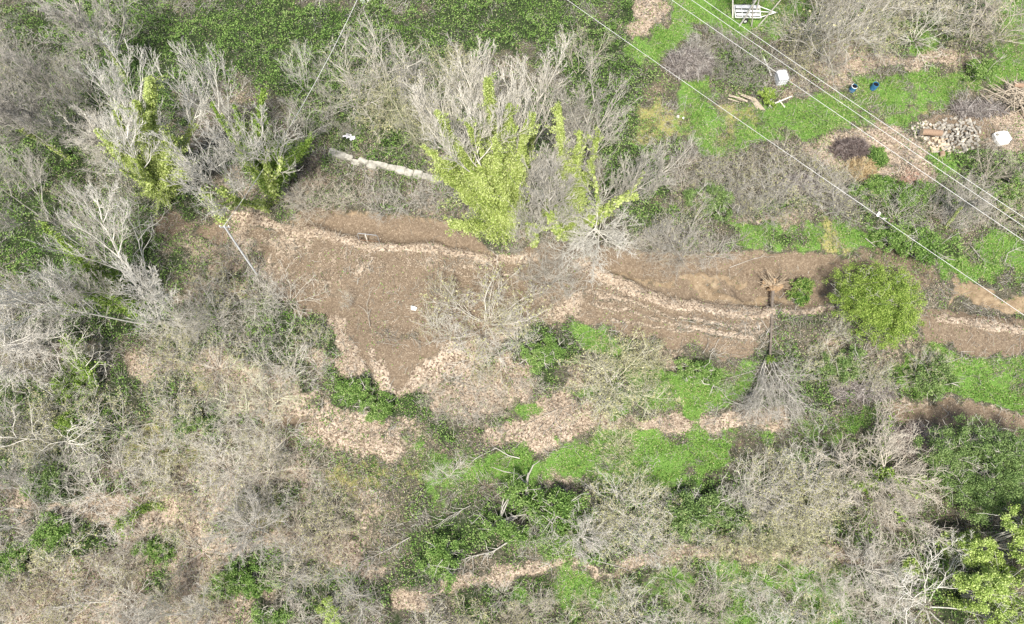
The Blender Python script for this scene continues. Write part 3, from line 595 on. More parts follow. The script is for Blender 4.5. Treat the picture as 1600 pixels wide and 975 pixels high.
ivy_arms(TA, (786, 366), [(662,228,13,1.3),(682,175,16,1.1),(735,190,17,1.1),(762,125,19,1.2),(795,165,18,1.3),(832,180,17,1.2),(715,235,15,1.4),(775,215,16,1.5),(706,350,6,1.3),(790,310,9,1.3),(812,330,7,1.1),(685,262,11,1.3),(745,275,12,1.4),(815,240,13,1.2)], .66, 430, M['ivy'], 71)
ivy_arms(TB, (890, 366), [(872,165,15,1.),(905,205,13,1.1),(935,205,13,.9),(880,250,10,1.3),(862,330,5,1.1),(945,335,5,1.2),(905,290,7,1.3),(890,320,5,1.3)], .6, 480, M['ivy'], 72)
ivy_arms(TC, (425, 300), [(412,140,15,.8),(365,165,13,.8),(400,190,12,1.2),(430,235,8,1.6),(485,218,8,1.1),(390,245,8,1.2),(455,255,6,1.2),(330,160,13,.6)], .6, 300, M['ivyg'], 73)
ivy_arms(TD, (262, 305), [(235,125,15,1.1),(212,160,14,1.5),(228,185,13,1.4),(155,208,12,1.1),(205,250,9,1.2),(265,220,10,2.),(290,262,6,1.3),(235,295,5,1.4),(180,175,13,.9)], .7, 480, M['ivy'], 74)
ivy_arms(TE, (225, 495), [(68,350,11,.9),(105,385,9,1.2),(130,400,7,1.1),(175,462,4,1.3),(90,440,8,.9),(120,450,6,.9)], .6, 300, M['ivyg'], 75)
def inside(px, py, poly):
    c = False; n = len(poly)
    for i in range(n):
        (x1, y1), (x2, y2) = poly[i], poly[(i+1) % n]
        if (y1 > py) != (y2 > py) and px < (x2-x1)*(py-y1)/(y2-y1)+x1: c = not c
    return c
def thicket(poly, n, kinds, hr, barks, label, group, widen=1.2, name='bare_shrub', cat='shrub', seed=0):
    r = np.random.default_rng(900+seed); xs = [p[0] for p in poly]; ys = [p[1] for p in poly]; pts = []
    tries = 0
    while len(pts) < n and tries < 20000:
        tries += 1; q = (r.uniform(min(xs), max(xs)), r.uniform(min(ys), max(ys)))
        dmin = 24*(1-tries/20000.)
        if inside(*q, poly) and all(math.hypot(q[0]-p[0], q[1]-p[1]) > dmin for p in pts): pts.append(q)
    mid = sum(hr)/2; what = label.split(' in ')[0]
    for q in pts:
        k = kinds[r.integers(len(kinds))]; bk = barks[r.integers(len(barks))]; hh = r.uniform(*hr)
        bud = 'budding' if (k[:3] == 'sap' or k in SHp) else 'leafless'
        lab = '%s %s %s %s %s' % ('tall' if hh > mid else 'low', {'pale': 'pale', 'white': 'whitish', 'tan': 'tan', 'olive': 'olive', 'grey': 'grey', 'dark': 'dark brown'}[bk], bud, cat, label)
        plant(name, HT[k], q[0], q[1], 7 if k[:3] == 'sap' else 3, hh, lab, cat, group, rz=r.uniform(0, 6.28), bark=bk, widen=widen*r.uniform(.85, 1.2))
SH = ['shr%d' % i for i in range(6)]; SHp = ['shr1', 'shr3', 'shr5']; SHn = ['shr0', 'shr2', 'shr4']; SA = ['sap%d' % i for i in range(4)]
thicket([(930,790),(1000,770),(1160,790),(1150,850),(920,865)], 13, SH, (1.8,3.2), ['pale','pale','white','olive'], 'between the dark ivy and the lowest leaf track', 'pale thicket above the lowest leaf track', seed=1)
thicket([(1160,750),(1260,710),(1300,750),(1290,860),(1150,850)], 17, SH, (2,3.4), ['pale','pale','white','olive'], 'in the dense thicket left of the round bare tree', 'dense thicket left of the round tree', seed=2)
thicket([(960,895),(1400,895),(1420,990),(960,990)], 24, SH, (1.6,2.8), ['pale','white','tan'], 'below the lowest leaf track', 'scrub below the lowest leaf track', seed=3)
thicket([(640,940),(940,910),(940,990),(640,990)], 10, SH, (1.4,2.4), ['pale','tan'], 'at the bottom edge below the end of the leaf track', 'low shrubs at the bottom edge', seed=4)
thicket([(260,430),(400,440),(480,470),(520,560),(420,640),(260,620)], 22, SH, (2,3.4), ['grey','pale'], 'left of the brown terrace, below the grey pole', 'grey shrubs left of the terrace', seed=5)
thicket([(60,660),(250,620),(420,700),(560,780),(520,860),(300,800),(60,760)], 26, SH, (1.8,3.2), ['tan','pale','pale'], 'on the lower left slope', 'shrubs on the lower left slope', seed=6)
thicket([(0,800),(260,830),(480,880),(560,990),(0,990)], 26, SH, (1.8,3.), ['pale','tan'], 'towards the lower left corner', 'shrubs in the lower left corner', seed=7)
thicket([(0,50),(120,30),(230,180),(250,330),(0,330)], 17, SA, (4,7), ['grey','dark'], 'in the thick upper left scrub', 'saplings in the upper left scrub', name='bare_sapling', cat='sapling', seed=8)
thicket([(0,440),(180,560),(240,640),(0,700)], 14, SH, (2,3.4), ['grey','dark'], 'at the left edge below the large pale tree', 'shrubs at the left edge', seed=9)
thicket([(500,110),(720,100),(720,230),(510,220),(440,240)], 20, SH+SA, (2.5,4.), ['olive','grey'], 'between the brambles and the stone wall', 'shrubs above the stone wall', seed=10)
thicket([(1060,268),(1240,245),(1320,290),(1330,335),(1070,335)], 22, SH, (1.8,3), ['grey','tan','dark'], 'in the hedge between the lawn and the cut bank', 'hedge between lawn and bank', seed=11)
thicket([(1400,300),(1600,255),(1600,350),(1500,365),(1390,345)], 14, SH, (1.8,3), ['grey','tan'], 'beneath the wires at the right edge', 'shrubs beneath the wires', seed=12)
thicket([(1220,20),(1290,70),(1300,110),(1240,110)], 7, SH, (2,3.4), ['grey','tan'], 'behind the white box', 'shrubs behind the white box', seed=13)
thicket([(1290,-10),(1540,-10),(1500,70),(1320,80)], 16, SH, (2.2,3.6), ['pale','tan'], 'at the top edge above the straw slope', 'shrubs at the top edge', seed=14)
thicket([(1090,60),(1150,75),(1200,100),(1190,140),(1120,135),(1080,100)], 9, SHn, (1.6,2.6), ['dark','grey'], 'left of the white box', 'dark shrubs left of the white box', seed=15)
thicket([(440,285),(700,300),(760,330),(560,330),(400,330)], 12, SHn, (1.4,2.6), ['grey','tan'], 'between the stone wall and the trench', 'low shrubs below the stone wall', seed=16)
thicket([(620,605),(830,545),(860,640),(700,660)], 9, SH, (1.,2.), ['pale','tan'], 'in the litter under the terrace', 'low shrubs under the terrace', seed=17)
thicket([(1250,540),(1310,520),(1330,570),(1480,570),(1430,605),(1250,600)], 10, SHp, (1.4,2.2), ['pale','white'], 'at the foot of the round evergreen', 'whitish shrubs by the evergreen', seed=18)
thicket([(970,380),(1100,360),(1120,400),(1000,410)], 8, SHn, (1.8,2.8), ['grey','tan'], 'on the bank above the second trench', 'grey shrubs on the bank', seed=19)
thicket([(820,370),(930,380),(900,420),(800,400)], 6, SHn, (1.,1.8), ['grey','dark'], 'under the ivy clad trees', 'low shrubs under the ivy trees', seed=20)

thicket([(700,460),(800,450),(820,520),(790,560),(700,560),(670,500)], 9, SH, (1.8,3.), ['pale','white'], 'around the broad bush on the brown terrace', 'shrubs on the brown terrace', seed=21)
thicket([(915,570),(1010,560),(1020,620),(930,630)], 6, SHp, (1.6,2.6), ['olive','pale'], 'around the yellowish bush just below the brown terrace', 'shrubs just below the terrace', seed=22)
thicket([(820,410),(880,410),(880,460),(830,460)], 4, SHn, (1.6,2.6), ['grey'], 'beside the bluish grey bush on the terrace', 'shrubs by the bluish grey bush', seed=23)
thicket([(280,640),(460,660),(420,800),(330,760)], 12, SH, (1.8,3.2), ['white','pale'], 'in the pale tangle left of the left leaf track', 'pale tangle at the lower left', seed=24)
# ------------------------------------------------------------------ leafy shrubs and evergreens
def crown_leaves(seed, lobes, n, size, hole=.42):
    """lobes: (x,y,z,rx,ry,rz); leaves fill the outer shell of every lobe, in clumps with gaps"""
    r = np.random.default_rng(seed); C = []
    vol = np.array([l[3]*l[4] for l in lobes]); vol = vol/vol.sum()
    for l, v in zip(lobes, vol):
        k = int(n*v); nc = max(12, int(30*(l[3]*l[4])**.8))
        d = r.normal(size=(nc, 3)); d /= np.linalg.norm(d, axis=1, keepdims=True); d[:, 2] = np.where(d[:, 2] < -.3, -d[:, 2], d[:, 2])
        cc = d*np.array(l[3:6])*r.uniform(.5, 1.22, (nc, 1)); i = r.integers(0, nc, k)
        q = cc[i]+np.clip(r.normal(0, .17, (k, 3)), -.42, .42)*(np.mean(l[3:5])*.35+.35)
        C.append(q+np.array(l[:3]))
    C = np.concatenate(C); C = C[C[:, 2] > .05]
    V, F = leaves(C, r.uniform(size*.7, size*1.25, len(C)), r, .4, .7); return V, F, r.random(len(F))
def evergreen(name, px, py, lobes, n, size, m, seed, label, cat='tree', twigs=0, scale=1, group=None):
    o = empty(name, base(px, py), 0, scale); r = np.random.default_rng(seed)
    P0 = []; P1 = []; ra = []; rb = []
    top = max(l[2]+l[5] for l in lobes); P0.append((0, 0, -.2)); P1.append((0, 0, top*.45)); ra.append(.05+top*.018); rb.append(.03+top*.012)
    for l in lobes:
        for k in range(3):
            a = np.array([0, 0, top*.3*r.random()+.1]); b = np.array(l[:3])+r.normal(size=3)*np.array(l[3:6])*.3; mth = (a+b)/2+r.normal(0, .1, 3)
            P0 += [a, mth]; P1 += [mth, b]; ra += [.05, .035]; rb += [.035, .015]
            for q in range(6):
                e = b+r.normal(size=3)*np.array(l[3:6])*.5; P0.append(b); P1.append(e); ra.append(.018); rb.append(.008)
    V, F, q = crown_leaves(seed, lobes, n, size); link('crown', mesh_np('crown', V, F, m, q), o)
    if twigs:
        for k in range(twigs):
            l = lobes[r.integers(len(lobes))]; d = r.normal(size=3); d[2] = abs(d[2])+.3; d /= np.linalg.norm(d)
            a = np.array(l[:3])+d*np.array(l[3:6])*.75; P0.append(np.array(l[:3])); P1.append(a); ra.append(.02); rb.append(.018)
            for _ in range(5):
                e = d+r.normal(0, .6, 3); P0.append(a); a2 = a+e/np.linalg.norm(e)*r.uniform(.3, .6); P1.append(a2); ra.append(.015); rb.append(.009); a = a2 if r.random() < .6 else a
    V, F = tubes(P0, P1, ra, rb, 5); link('trunk', mesh_np('trunk', V, F, M['grey']), o)
    return tag(o, label, cat, group)
evergreen('evergreen_tree', 1345, 497, [(-1.6,2.4,2.6,2.4,2.2,1.7),(.9,2.6,3,2.3,2.,1.6),(3.2,2.3,2.4,1.6,1.6,1.4),(-1.2,.4,3.4,2.6,2.3,1.9),(1.2,.2,3.6,2.7,2.5,2.),(2.6,-1.,2.6,1.9,1.9,1.6),(.5,-2.1,2.4,2.4,1.7,1.5),(-2.8,1.,2,1.4,1.5,1.3)], 60000, .115, M['ever'], 41, 'large round mid green evergreen at the right end of the cut bank', twigs=70, scale=.88)
evergreen('evergreen_tree', 1492, 742, [(-2.5,1.8,3,2.2,2,1.8),(0,2.6,3.4,2.2,2,2),(2,1.5,4.6,1.8,1.8,1.6),(-2,-.6,2.6,2.2,2,1.6),(.8,-.8,3.6,2.4,2.2,2),(3.4,-.6,3.2,2,2,1.8),(.2,-2.6,2.2,2.2,1.6,1.5),(4.4,1.6,3,2,2,1.6)], 60000, .115, M['everd'], 42, 'wide dark evergreen with pale twigs on its crown at the right edge', twigs=120, scale=.93)
evergreen('evergreen_tree', 1520, 852, [(.3,1.2,4.6,1.3,1.1,1.),(2.1,1.1,4.9,1.4,1.3,1.1),(1.3,-.7,4,1.4,1.2,1.),(-1.5,-.6,2.6,1.1,1.,.9),(3.4,-.6,3.8,1.5,1.4,1.1)], 42000, .1, M['bright'], 43, 'bright yellow green broadleaf crown at the right edge, upper of two', twigs=14, scale=1.25)
evergreen('evergreen_tree', 1503, 930, [(-.7,.5,3.6,1.5,1.2,1.),(2.5,-.1,3.8,1.5,1.4,1.1),(3.4,1.7,3.4,1.2,1.,.9),(.6,-1.4,3.,1.2,1.,.9),(1.9,-2.3,2.8,1.4,1.,.9),(1.2,1.4,2.4,.8,.8,.7)], 42000, .1, M['bright'], 44, 'bright yellow green broadleaf crown in the lower right corner', twigs=20, scale=1.25)
evergreen('leafy_shrub', 1484, 848, [(-.8,0,1.4,1.2,.9,.8),(.7,.3,1.6,1.1,.9,.8),(0,-.3,1.,1.2,.8,.7)], 4200, .16, M['bright'], 45, 'green shrub with dead white twigs left of the bright crowns', 'shrub', twigs=14)
evergreen('leafy_shrub', 1416, 884, [(0,0,.8,.7,.65,.6)], 900, .14, M['bright'], 46, 'small round light green bush near the right end of the lowest track', 'shrub')
evergreen('leafy_shrub', 1250, 462, [(0,.5,.5,1.1,.9,.5),(-.3,-.5,.4,1,.6,.4),(.3,1.,.5,.8,.5,.4)], 4200, .14, M['grass'], 47, 'vivid green low bush between the root plate and the evergreen', 'shrub')
evergreen('leafy_shrub', 1193, 160, [(0,.3,.8,.8,.7,.7),(.3,-.3,.6,.6,.6,.5)], 2400, .14, M['ever'], 48, 'rounded green bush beside the dumped timber on the lawn', 'shrub')
GS = [(850,545,1.5,'bram','dark green bush at the lower end of the brown terrace'),(560,618,1.3,'bram','dark green bush under the left lobe of the brown terrace'),(600,640,1.,'bram','green bush in the litter under the brown terrace'),
 (1110,318,1.5,'everd','dark green bush in the hedge below the lawn'),(865,800,2.2,'bram','wide green ivy mound right of the broken stump'),(885,840,1.8,'bram','green ivy mound above the lowest leaf track'),
 (1075,790,2.,'everd','dark bluish green bush inside the pale thicket'),(1120,800,1.5,'everd','dark green bush at the right end of the dark ivy'),(780,815,1.8,'bram','dark green bush left of the broken stump'),(690,880,1.6,'bram','dark green bush above the left end of the lowest track'),
 (195,462,1.8,'ivyg','green ivy clump under the large pale tree at the left'),(120,600,1.5,'ivyg','light green bush among the dead white limbs'),(112,665,1.,'ivyg','small light green bush near the left edge'),(310,660,1.1,'everd','small dark green bush on the lower left slope'),
 (250,855,1.,'bram','narrow green bush on the lower left slope'),(370,895,1.3,'bram','green bush in the pale scrub near the bottom left'),(410,915,1.2,'bram','green bush right of another in the bottom left scrub'),(440,965,1.4,'bram','green bush at the bottom edge left of the leaf track'),
 (520,955,.8,'bright','small bright green bush at the bottom edge'),(100,830,1.6,'bram','dark green bush in the lower left litter'),(30,870,1.5,'bram','green bush at the lower left edge'),(80,760,1.3,'everd','dark bush at the left edge above the litter'),
 (410,240,1.8,'ivyg','dark green ivy bush at the foot of the white tree by the cable'),(450,255,1.6,'ivyg','green ivy bush beside the cable above the stone wall'),(1430,405,2.,'bram','grey green bush right above the round evergreen'),(1400,385,1.5,'bram','grey green bush under the lowest wire'),
 (1310,575,1.4,'everd','dark green bush below the round evergreen'),(1440,595,1.7,'everd','dark green bush right below the round evergreen'),(1360,300,1.4,'bram','vivid green bush below the reddish leaf heap'),(1410,320,1.4,'bram','green bush under the reddish leaf heap'),
 (1580,300,1.6,'bram','green bush at the right edge under the wires'),(1090,590,1.4,'bram','green bush under the brown terrace at its right'),(1345,720,1.1,'ivyg','green bush under the round bare tree'),(1520,120,1.4,'bram','dark green low bush on the right of the lawn')]
for i, (px, py, s, m, lb) in enumerate(GS):
    r = np.random.default_rng(500+i); lob = [(r.normal(0, .55), r.normal(0, .45), .45+.3*r.random(), .75*r.uniform(.8, 1.2), .65*r.uniform(.8, 1.2), .5) for _ in range(4)]
    evergreen('leafy_shrub', px, py, lob, 7000, .105/s**.5, M[m], 600+i, lb, 'shrub', twigs=3, scale=s)
print('plants done')

# ------------------------------------------------------------------ solid objects
def bm_obj(name, fn, m, parent=None, **k):
    bm = bmesh.new(); fn(bm); me = bpy.data.meshes.new(name); bm.to_mesh(me); bm.free(); me.materials.append(m)
    return link(name, me, parent, **k)
def box(bm, c, s, rz=0, rx=0, ry=0, bev=.0):
    mt = Matrix.Translation(c) @ Matrix.Rotation(rz, 4, 'Z') @ Matrix.Rotation(ry, 4, 'Y') @ Matrix.Rotation(rx, 4, 'X') @ Matrix.Diagonal((*s, 1))
    r = bmesh.ops.create_cube(bm, size=1, matrix=mt)
    if bev: bmesh.ops.bevel(bm, geom=list({e for v in r['verts'] for e in v.link_edges}), offset=bev, segments=2, affect='EDGES')
def tube(bm, pts, rad, k=8, cap=True):
    pts = [Vector(p) for p in pts]; rings = []; rads = rad if hasattr(rad, '__len__') else [rad]*len(pts)
    for i, p in enumerate(pts):
        d = (pts[min(i+1, len(pts)-1)]-pts[max(i-1, 0)]).normalized(); a = d.orthogonal().normalized() if i == 0 else (a-d*a.dot(d)).normalized(); b = d.cross(a)
        rings.append([bm.verts.new(p+(a*math.cos(2*math.pi*j/k)+b*math.sin(2*math.pi*j/k))*rads[i]) for j in range(k)])
    for q, s in zip(rings, rings[1:]):
        for j in range(k): bm.faces.new((q[j], q[(j+1) % k], s[(j+1) % k], s[j]))
    if cap: bm.faces.new(rings[0][::-1]); bm.faces.new(rings[-1])
WHITE = plain('white painted metal', (.8,.8,.78), .4, 0, .12, 3); GALV = plain('galvanised steel', (.55,.56,.57), .4, .6, .3, 8); TYRE = plain('tyre rubber', (.03,.03,.03), .8)
PLAST = plain('white plastic', (.82,.83,.83), .35, 0, .1, 4); WOODP = plain('weathered timber', (.55,.47,.36), .8, 0, .4, 9); PALEW = plain('pale new timber', (.75,.7,.6), .7, 0, .2, 9)
BLUE = plain('blue plastic', (.05,.19,.36), .45, 0, .45, 5); BLACK = plain('black barrel shade', (.008,.008,.01), .7); CONC = plain('pale concrete', (.5,.48,.41), .9, 0, .5, 2.5)
STONE = plain('split wood grey', (.42,.39,.33), .9, 0, .6, 5); STONE2 = plain('split wood light', (.62,.56,.46), .9, 0, .5, 5); LOGM = plain('brown log bark', (.36,.25,.17), .9, 0, .5, 12); LOGE = plain('log end', (.62,.5,.36), .9, 0, .3, 10)
WIRE = plain('aluminium wire', (.7,.7,.67), .5, 0, .25, .6); STICK = plain('dry sticks', (.5,.43,.33), .9, 0, .5, 6); ROOT = plain('roots and clay', (.42,.29,.17), .95, 0, .55, 4)
PALEC = plain('concrete pole', (.62,.63,.62), .8, 0, .25, 4); SHEET = plain('white tarpaulin', (.78,.77,.72), .6, 0, .25, 4)
# overhead wires, hung 8 m above the ground well past the frame on both sides
def wire(pa, pb, ha, hb, sag, label, rad=.018, group='overhead wires above the clearing'):
    a, b = P(*pa, ha), P(*pb, hb); d = b-a
    a2 = a-d*(.5); b2 = b+d*.5; pts = []
    for i in range(41):
        t = i/40; p = a2.lerp(b2, t); p.z -= sag*(4*t*(1-t)-.72); pts.append(p)
    o = bm_obj('overhead_wire', lambda bm: tube(bm, pts, rad, 6), WIRE); tag(o, label, 'wire', group)
wire((887,0),(1600,492), 8, 8, .7, 'lone pale overhead wire, lowest of the four crossing the clearing')
wire((1050,0),(1600,376), 9, 9, .3, 'pale overhead wire passing over the white box, lowest of the set of three')
wire((1081,0),(1600,354), 9, 9, .3, 'pale overhead wire, middle one of the set of three')
wire((1100,0),(1600,340), 9, 9, .3, 'pale overhead wire, uppermost of the set of three')
# pole with cable at the left
pb_ = base(402, 430); pt_ = P(350, 353, 8.0)
po = empty('utility_pole', pb_); tag(po, 'slender pale grey leaning pole at the left end of the brown terrace', 'pole')
rel = pt_-pb_
bm_obj('shaft', lambda bm: tube(bm, [Vector((0, 0, -.3)), rel*.5, rel], [.10, .085, .07], 12), PALEC, po)
def arm(bm):
    box(bm, rel+Vector((0, 0, -.25)), (.9, .07, .09)); 
bm_obj('crossarm', arm, GALV, po)
for sx in (-.38, .38): bm_obj('insulator', lambda bm: tube(bm, [rel+Vector((sx, 0, -.2)), rel+Vector((sx, 0, -.1)), rel+Vector((sx, 0, 0))], [.05, .035, .05], 8), PLAST, po)
far = P(558, 0, 9.); pts = []
d = far-pt_; d2 = P(473, 156, 8.2)
for i in range(36):
    t = i/20; p = pt_.lerp(far, t); p.z -= 1.0*4*t*(1-t) if t < 1 else 0; pts.append(p)
tag(bm_obj('overhead_wire', lambda bm: tube(bm, pts, .02, 6), WIRE), 'pale cable running from the grey pole up to the top edge', 'wire')
tag(bm_obj('stay_wire', lambda bm: tube(bm, [pt_, pt_.lerp(P(344, 388), .5), P(344, 388)], .014, 5), GALV), 'thin stay wire running down left from the grey pole', 'wire')
# trailer
def at(px, py, rz=0, name='thing', h=0.): return empty(name, P(px, py, h), rz)
sc_ = lambda px, py: (P(px+10, py)-P(px, py)).length/10        # metres per photo pixel
tr = at(1167, 25, R(-1), 'flatbed_trailer'); tag(tr, 'small white flatbed trailer with pointed drawbar under the trees at the top', 'trailer')
def bed(bm):
    for yy, wd in ((.62, .34), (.1, .3), (-.38, .28)): box(bm, (-.1, yy, .62), (2.5, wd, .05), bev=.01)
bm_obj('deck', bed, WHITE, tr)
def fr(bm):
    for yy in (-.72, .85): box(bm, (-.1, yy, .58), (2.7, .07, .12))
    for xx in (-1.45, -.7, .1, 1.24): box(bm, (xx, .065, .55), (.07, 1.64, .08))
bm_obj('frame', fr, WHITE, tr)
bm_obj('drawbar', lambda bm: (tube(bm, [(1.2, .8, .56), (2.9, .08, .5)], .045, 6), tube(bm, [(1.2, -.65, .56), (2.9, .05, .5)], .045, 6), tube(bm, [(1.2, .1, .56), (2.95, .065, .5)], .04, 6)), WHITE, tr)
bm_obj('hitch', lambda bm: box(bm, (3., .065, .5), (.22, .12, .1), bev=.02), GALV, tr)
for sy in (-.92, 1.05):
    wv = bm_obj('wheel', lambda bm: tube(bm, [(-.35, sy-.09, .3), (-.35, sy+.09, .3)], .3, 16), TYRE, tr)
    bm_obj('rim', lambda bm: tube(bm, [(-.35, sy-.1, .3), (-.35, sy+.1, .3)], .16, 12), WHITE, wv)
# white box (tank in a cage)
tb = at(1217, 128, R(8), 'water_tank'); tag(tb, 'white plastic tank in a steel cage standing at the wood edge beneath the wires', 'tank')
bm_obj('tank', lambda bm: box(bm, (0, 0, .65), (1.0, 1.15, 1.05), bev=.08), PLAST, tb)
bm_obj('lid', lambda bm: tube(bm, [(0, .05, 1.17), (0, .05, 1.24)], .15, 16), plain('grey lid', (.5,.5,.5), .5), tb)
def cage(bm):
    for z_ in (.3, .65, 1.0, 1.19):
        for a in ((-.53, -.6, .53, -.6), (.53, -.6, .53, .6), (.53, .6, -.53, .6), (-.53, .6, -.53, -.6)): tube(bm, [(a[0], a[1], z_), (a[2], a[3], z_)], .016, 5)
    for x_ in (-.53, -.26, 0, .26, .53):
        for y_ in (-.6, .6): tube(bm, [(x_, y_, .12), (x_, y_, 1.19)], .014, 5)
bm_obj('cage', cage, GALV, tb)
bm_obj('pallet', lambda bm: [box(bm, (0, y_, .06), (1.06, .14, .1)) for y_ in (-.52, 0, .52)], WOODP, tb)
def plank(a, b, wd, th, label, m=PALEW, cat='plank', name='wooden_plank', lift_=.06, group=None):
    A_, B_ = P(*a), P(*b); c = (A_+B_)/2; c.z = (A_.z+B_.z)/2+lift_; d = B_-A_
    o = bm_obj(name, lambda bm: box(bm, (0, 0, 0), (d.length, wd, th), bev=.006), m, None, loc=c, rot=(0, 0, math.atan2(d.y, d.x))); return tag(o, label, cat, group)
plank((1193,90),(1205,119), .16, .05, 'long white plank lying left of the white tank', WHITE)
plank((1210,163),(1237,151), .13, .06, 'pale beam below the white tank, longer of the crossed pair', lift_=.12)
plank((1217,157),(1226,168), .12, .05, 'short pale beam under the longer one below the white tank', lift_=.06)
r = np.random.default_rng(3)
for k in range(9):
    x = 1136+r.uniform(0, 22); y = 145+r.uniform(0, 12); L = r.uniform(14, 26); a = R(r.normal(25, 12))
    plank((x, y), (x+L*math.cos(a), y+L*math.sin(a)), .1, .05, 'weathered board in the loose timber heap left of the round green bush', WOODP, lift_=.06+.05*k, group='boards in the timber heap', name='wooden_board')
for k in range(6):
    plank((1168+k*2, 150+k), (1184+k*2, 172+k*.5), .08, .05, 'thin pale board leaning from the timber heap towards the round green bush', WOODP, lift_=.08+.03*k, group='thin boards by the bush', name='wooden_board')
# barrels
def barrel(px, py, label, inside_, rim, full):
    o = at(px, py, r.uniform(0, 6), 'blue_barrel'); tag(o, label, 'barrel')
    def shell(bm):
        prof = [(.27, 0), (.3, .06), (.3, .3), (.315, .32), (.3, .34), (.3, .6), (.315, .62), (.3, .64), (.3, .76)]
        prof += [(.275, .76), (.27, .3), (0, .3)]
        rr_ = [[bm.verts.new((q*math.cos(2*math.pi*j/20), q*math.sin(2*math.pi*j/20), z_)) for j in range(20)] for q, z_ in prof[:-1]]
        for q, s in zip(rr_, rr_[1:]):
            for j in range(20): bm.faces.new((q[j], q[(j+1) % 20], s[(j+1) % 20], s[j]))
    bm_obj('shell', shell, BLUE, o)
    bm_obj('shade_plug', lambda bm: tube(bm, [(0, 0, .1), (0, 0, .68)], .268, 20), inside_, o)  # near black plug stands in for the shade inside the open barrel
    bm_obj('rim', lambda bm: [tube(bm, [(.29*math.cos(2*math.pi*j/20), .29*math.sin(2*math.pi*j/20), .77) for j in range(rim+1)], .03, 6)], WHITE if rim == 12 else BLUE, o)  # white part ring puts the sunlit inner wall into colour
barrel(1330, 142, 'open blue barrel with sunlight painted as a pale rim, left of the pair', BLACK, 12, True)
barrel(1363, 139, 'open blue barrel with a dark mouth, right of the pair', BLACK, 20, False)
# firewood: rough split blocks heaped, logs
def rock_mesh(seed):
    q = np.random.default_rng(seed); bm = bmesh.new(); bmesh.ops.create_cube(bm, size=1, matrix=Matrix.Diagonal((q.uniform(.8, 1.2), q.uniform(.6, .9), q.uniform(.5, .8), 1)))
    for v in bm.verts: v.co += Vector(q.normal(0, .1, 3))
    bmesh.ops.bevel(bm, geom=bm.edges[:], offset=.08, segments=1, affect='EDGES'); me = bpy.data.meshes.new('split block'); bm.to_mesh(me); bm.free(); me.materials.append(STONE); return me
rocks = [rock_mesh(i) for i in range(6)]
def heap(poly, n, sz, hmax, label, group, mt, seed, name='split_block', cat='wood block'):
    q = np.random.default_rng(seed); xs = [p[0] for p in poly]; ys = [p[1] for p in poly]; c = (sum(xs)/len(xs), sum(ys)/len(ys)); rad_ = (max(xs)-min(xs))/2; k = 0; pts = []
    t = 0
    while k < n and t < 9000:
        t += 1; x, y = q.uniform(min(xs), max(xs)), q.uniform(min(ys), max(ys))
        if not inside(x, y, poly) or any(math.hypot(x-a, y-b) < 3.6*(1-t/9000) for a, b in pts): continue
        pts.append((x, y)); k += 1; f = max(0, 1-math.hypot(x-c[0], (y-c[1])*2)/rad_)
        tag(link(name, rocks[q.integers(6)], None, P(x, y, hmax*f*q.uniform(.6, 1)+sz*.25), tuple(q.uniform(-.5, .5, 2))+(q.uniform(0, 6.28),), tuple(np.full(3, sz)*q.uniform(.6, 1.3, 3)), mat=mt if q.random() < .6 else (STONE, STONE2)[q.integers(2)]), label, cat, group)
heap([(1462,190),(1492,180),(1520,190),(1532,200),(1530,228),(1505,240),(1480,240),(1462,222)], 110, .33, .7, 'grey split block in the large pile right of the brown log', 'blocks in the large pile', STONE, 21)
heap([(1424,196),(1445,189),(1462,194),(1462,212),(1430,214)], 40, .28, .3, 'pale split block scattered round the left end of the brown log', 'blocks round the brown log', plain('split wood pale', (.66,.58,.46), .9, 0, .5, 5), 22)
heap([(1444,214),(1480,216),(1485,236),(1458,240)], 30, .32, .3, 'tan split block in the small pile below the brown log', 'blocks below the brown log', LOGE, 23)
def log(a, b, rad_, label, lift_=0, m=LOGM, group=None):
    A_, B_ = P(*a, rad_+lift_), P(*b, rad_+lift_); o = empty('log', (A_+B_)/2); tag(o, label, 'log', group); c = (A_+B_)/2; d = B_-A_
    bm_obj('bark', lambda bm: tube(bm, [A_-c, (A_-c)*.4+Vector((0, .02, .02)), (B_-c)*.4, B_-c], [rad_, rad_*.96, rad_*.98, rad_*.93], 14, False), m, o)
    for p, s in ((A_-c, .98), (B_-c, .91)): bm_obj('cut_end', lambda bm: tube(bm, [p-d.normalized()*.01, p+d.normalized()*.01], rad_*s, 14), LOGE, o)
log((1440,206),(1471,208), .33, 'thick brown log lying across the block piles', .5)
log((1584,133),(1602,134), .25, 'brown log end on top of the stick heap at the right edge', .7)
log((1472,238),(1473,243), .26, 'short round log piece at the foot of the block pile')
# stick heap
def stick_mesh(seed):
    q = np.random.default_rng(seed); bm = bmesh.new(); p = Vector((-.5, 0, 0)); pts = [p.copy()]
    for i in range(5): p = p+Vector((.2, q.normal(0, .018), q.normal(0, .012))); pts.append(p.copy())
    tube(bm, pts, [.026, .024, .021, .018, .014, .009], 6); s0 = pts[3]
    tube(bm, [s0, s0+Vector((.1, .07, .02)), s0+Vector((.2, .1, .02))], [.014, .011, .006], 5)
    me = bpy.data.meshes.new('stick'); bm.to_mesh(me); bm.free(); me.materials.append(STICK); return me
sticks = [stick_mesh(i) for i in range(5)]
q = np.random.default_rng(31)
c = P(1584, 158)
for k in range(85):
    a = q.normal(R(135), 1.0); L = q.uniform(1.6, 3.2); off = Vector((q.normal(0, .9), q.normal(0, .8), .1+.9*q.random()))
    tag(link('stick', sticks[q.integers(5)], None, c+off, (0, q.normal(0, .25), a), (L, 2.2, 2.2)), 'bare stick crossing others in the heap at the right edge', 'stick', 'sticks heaped at the right edge')
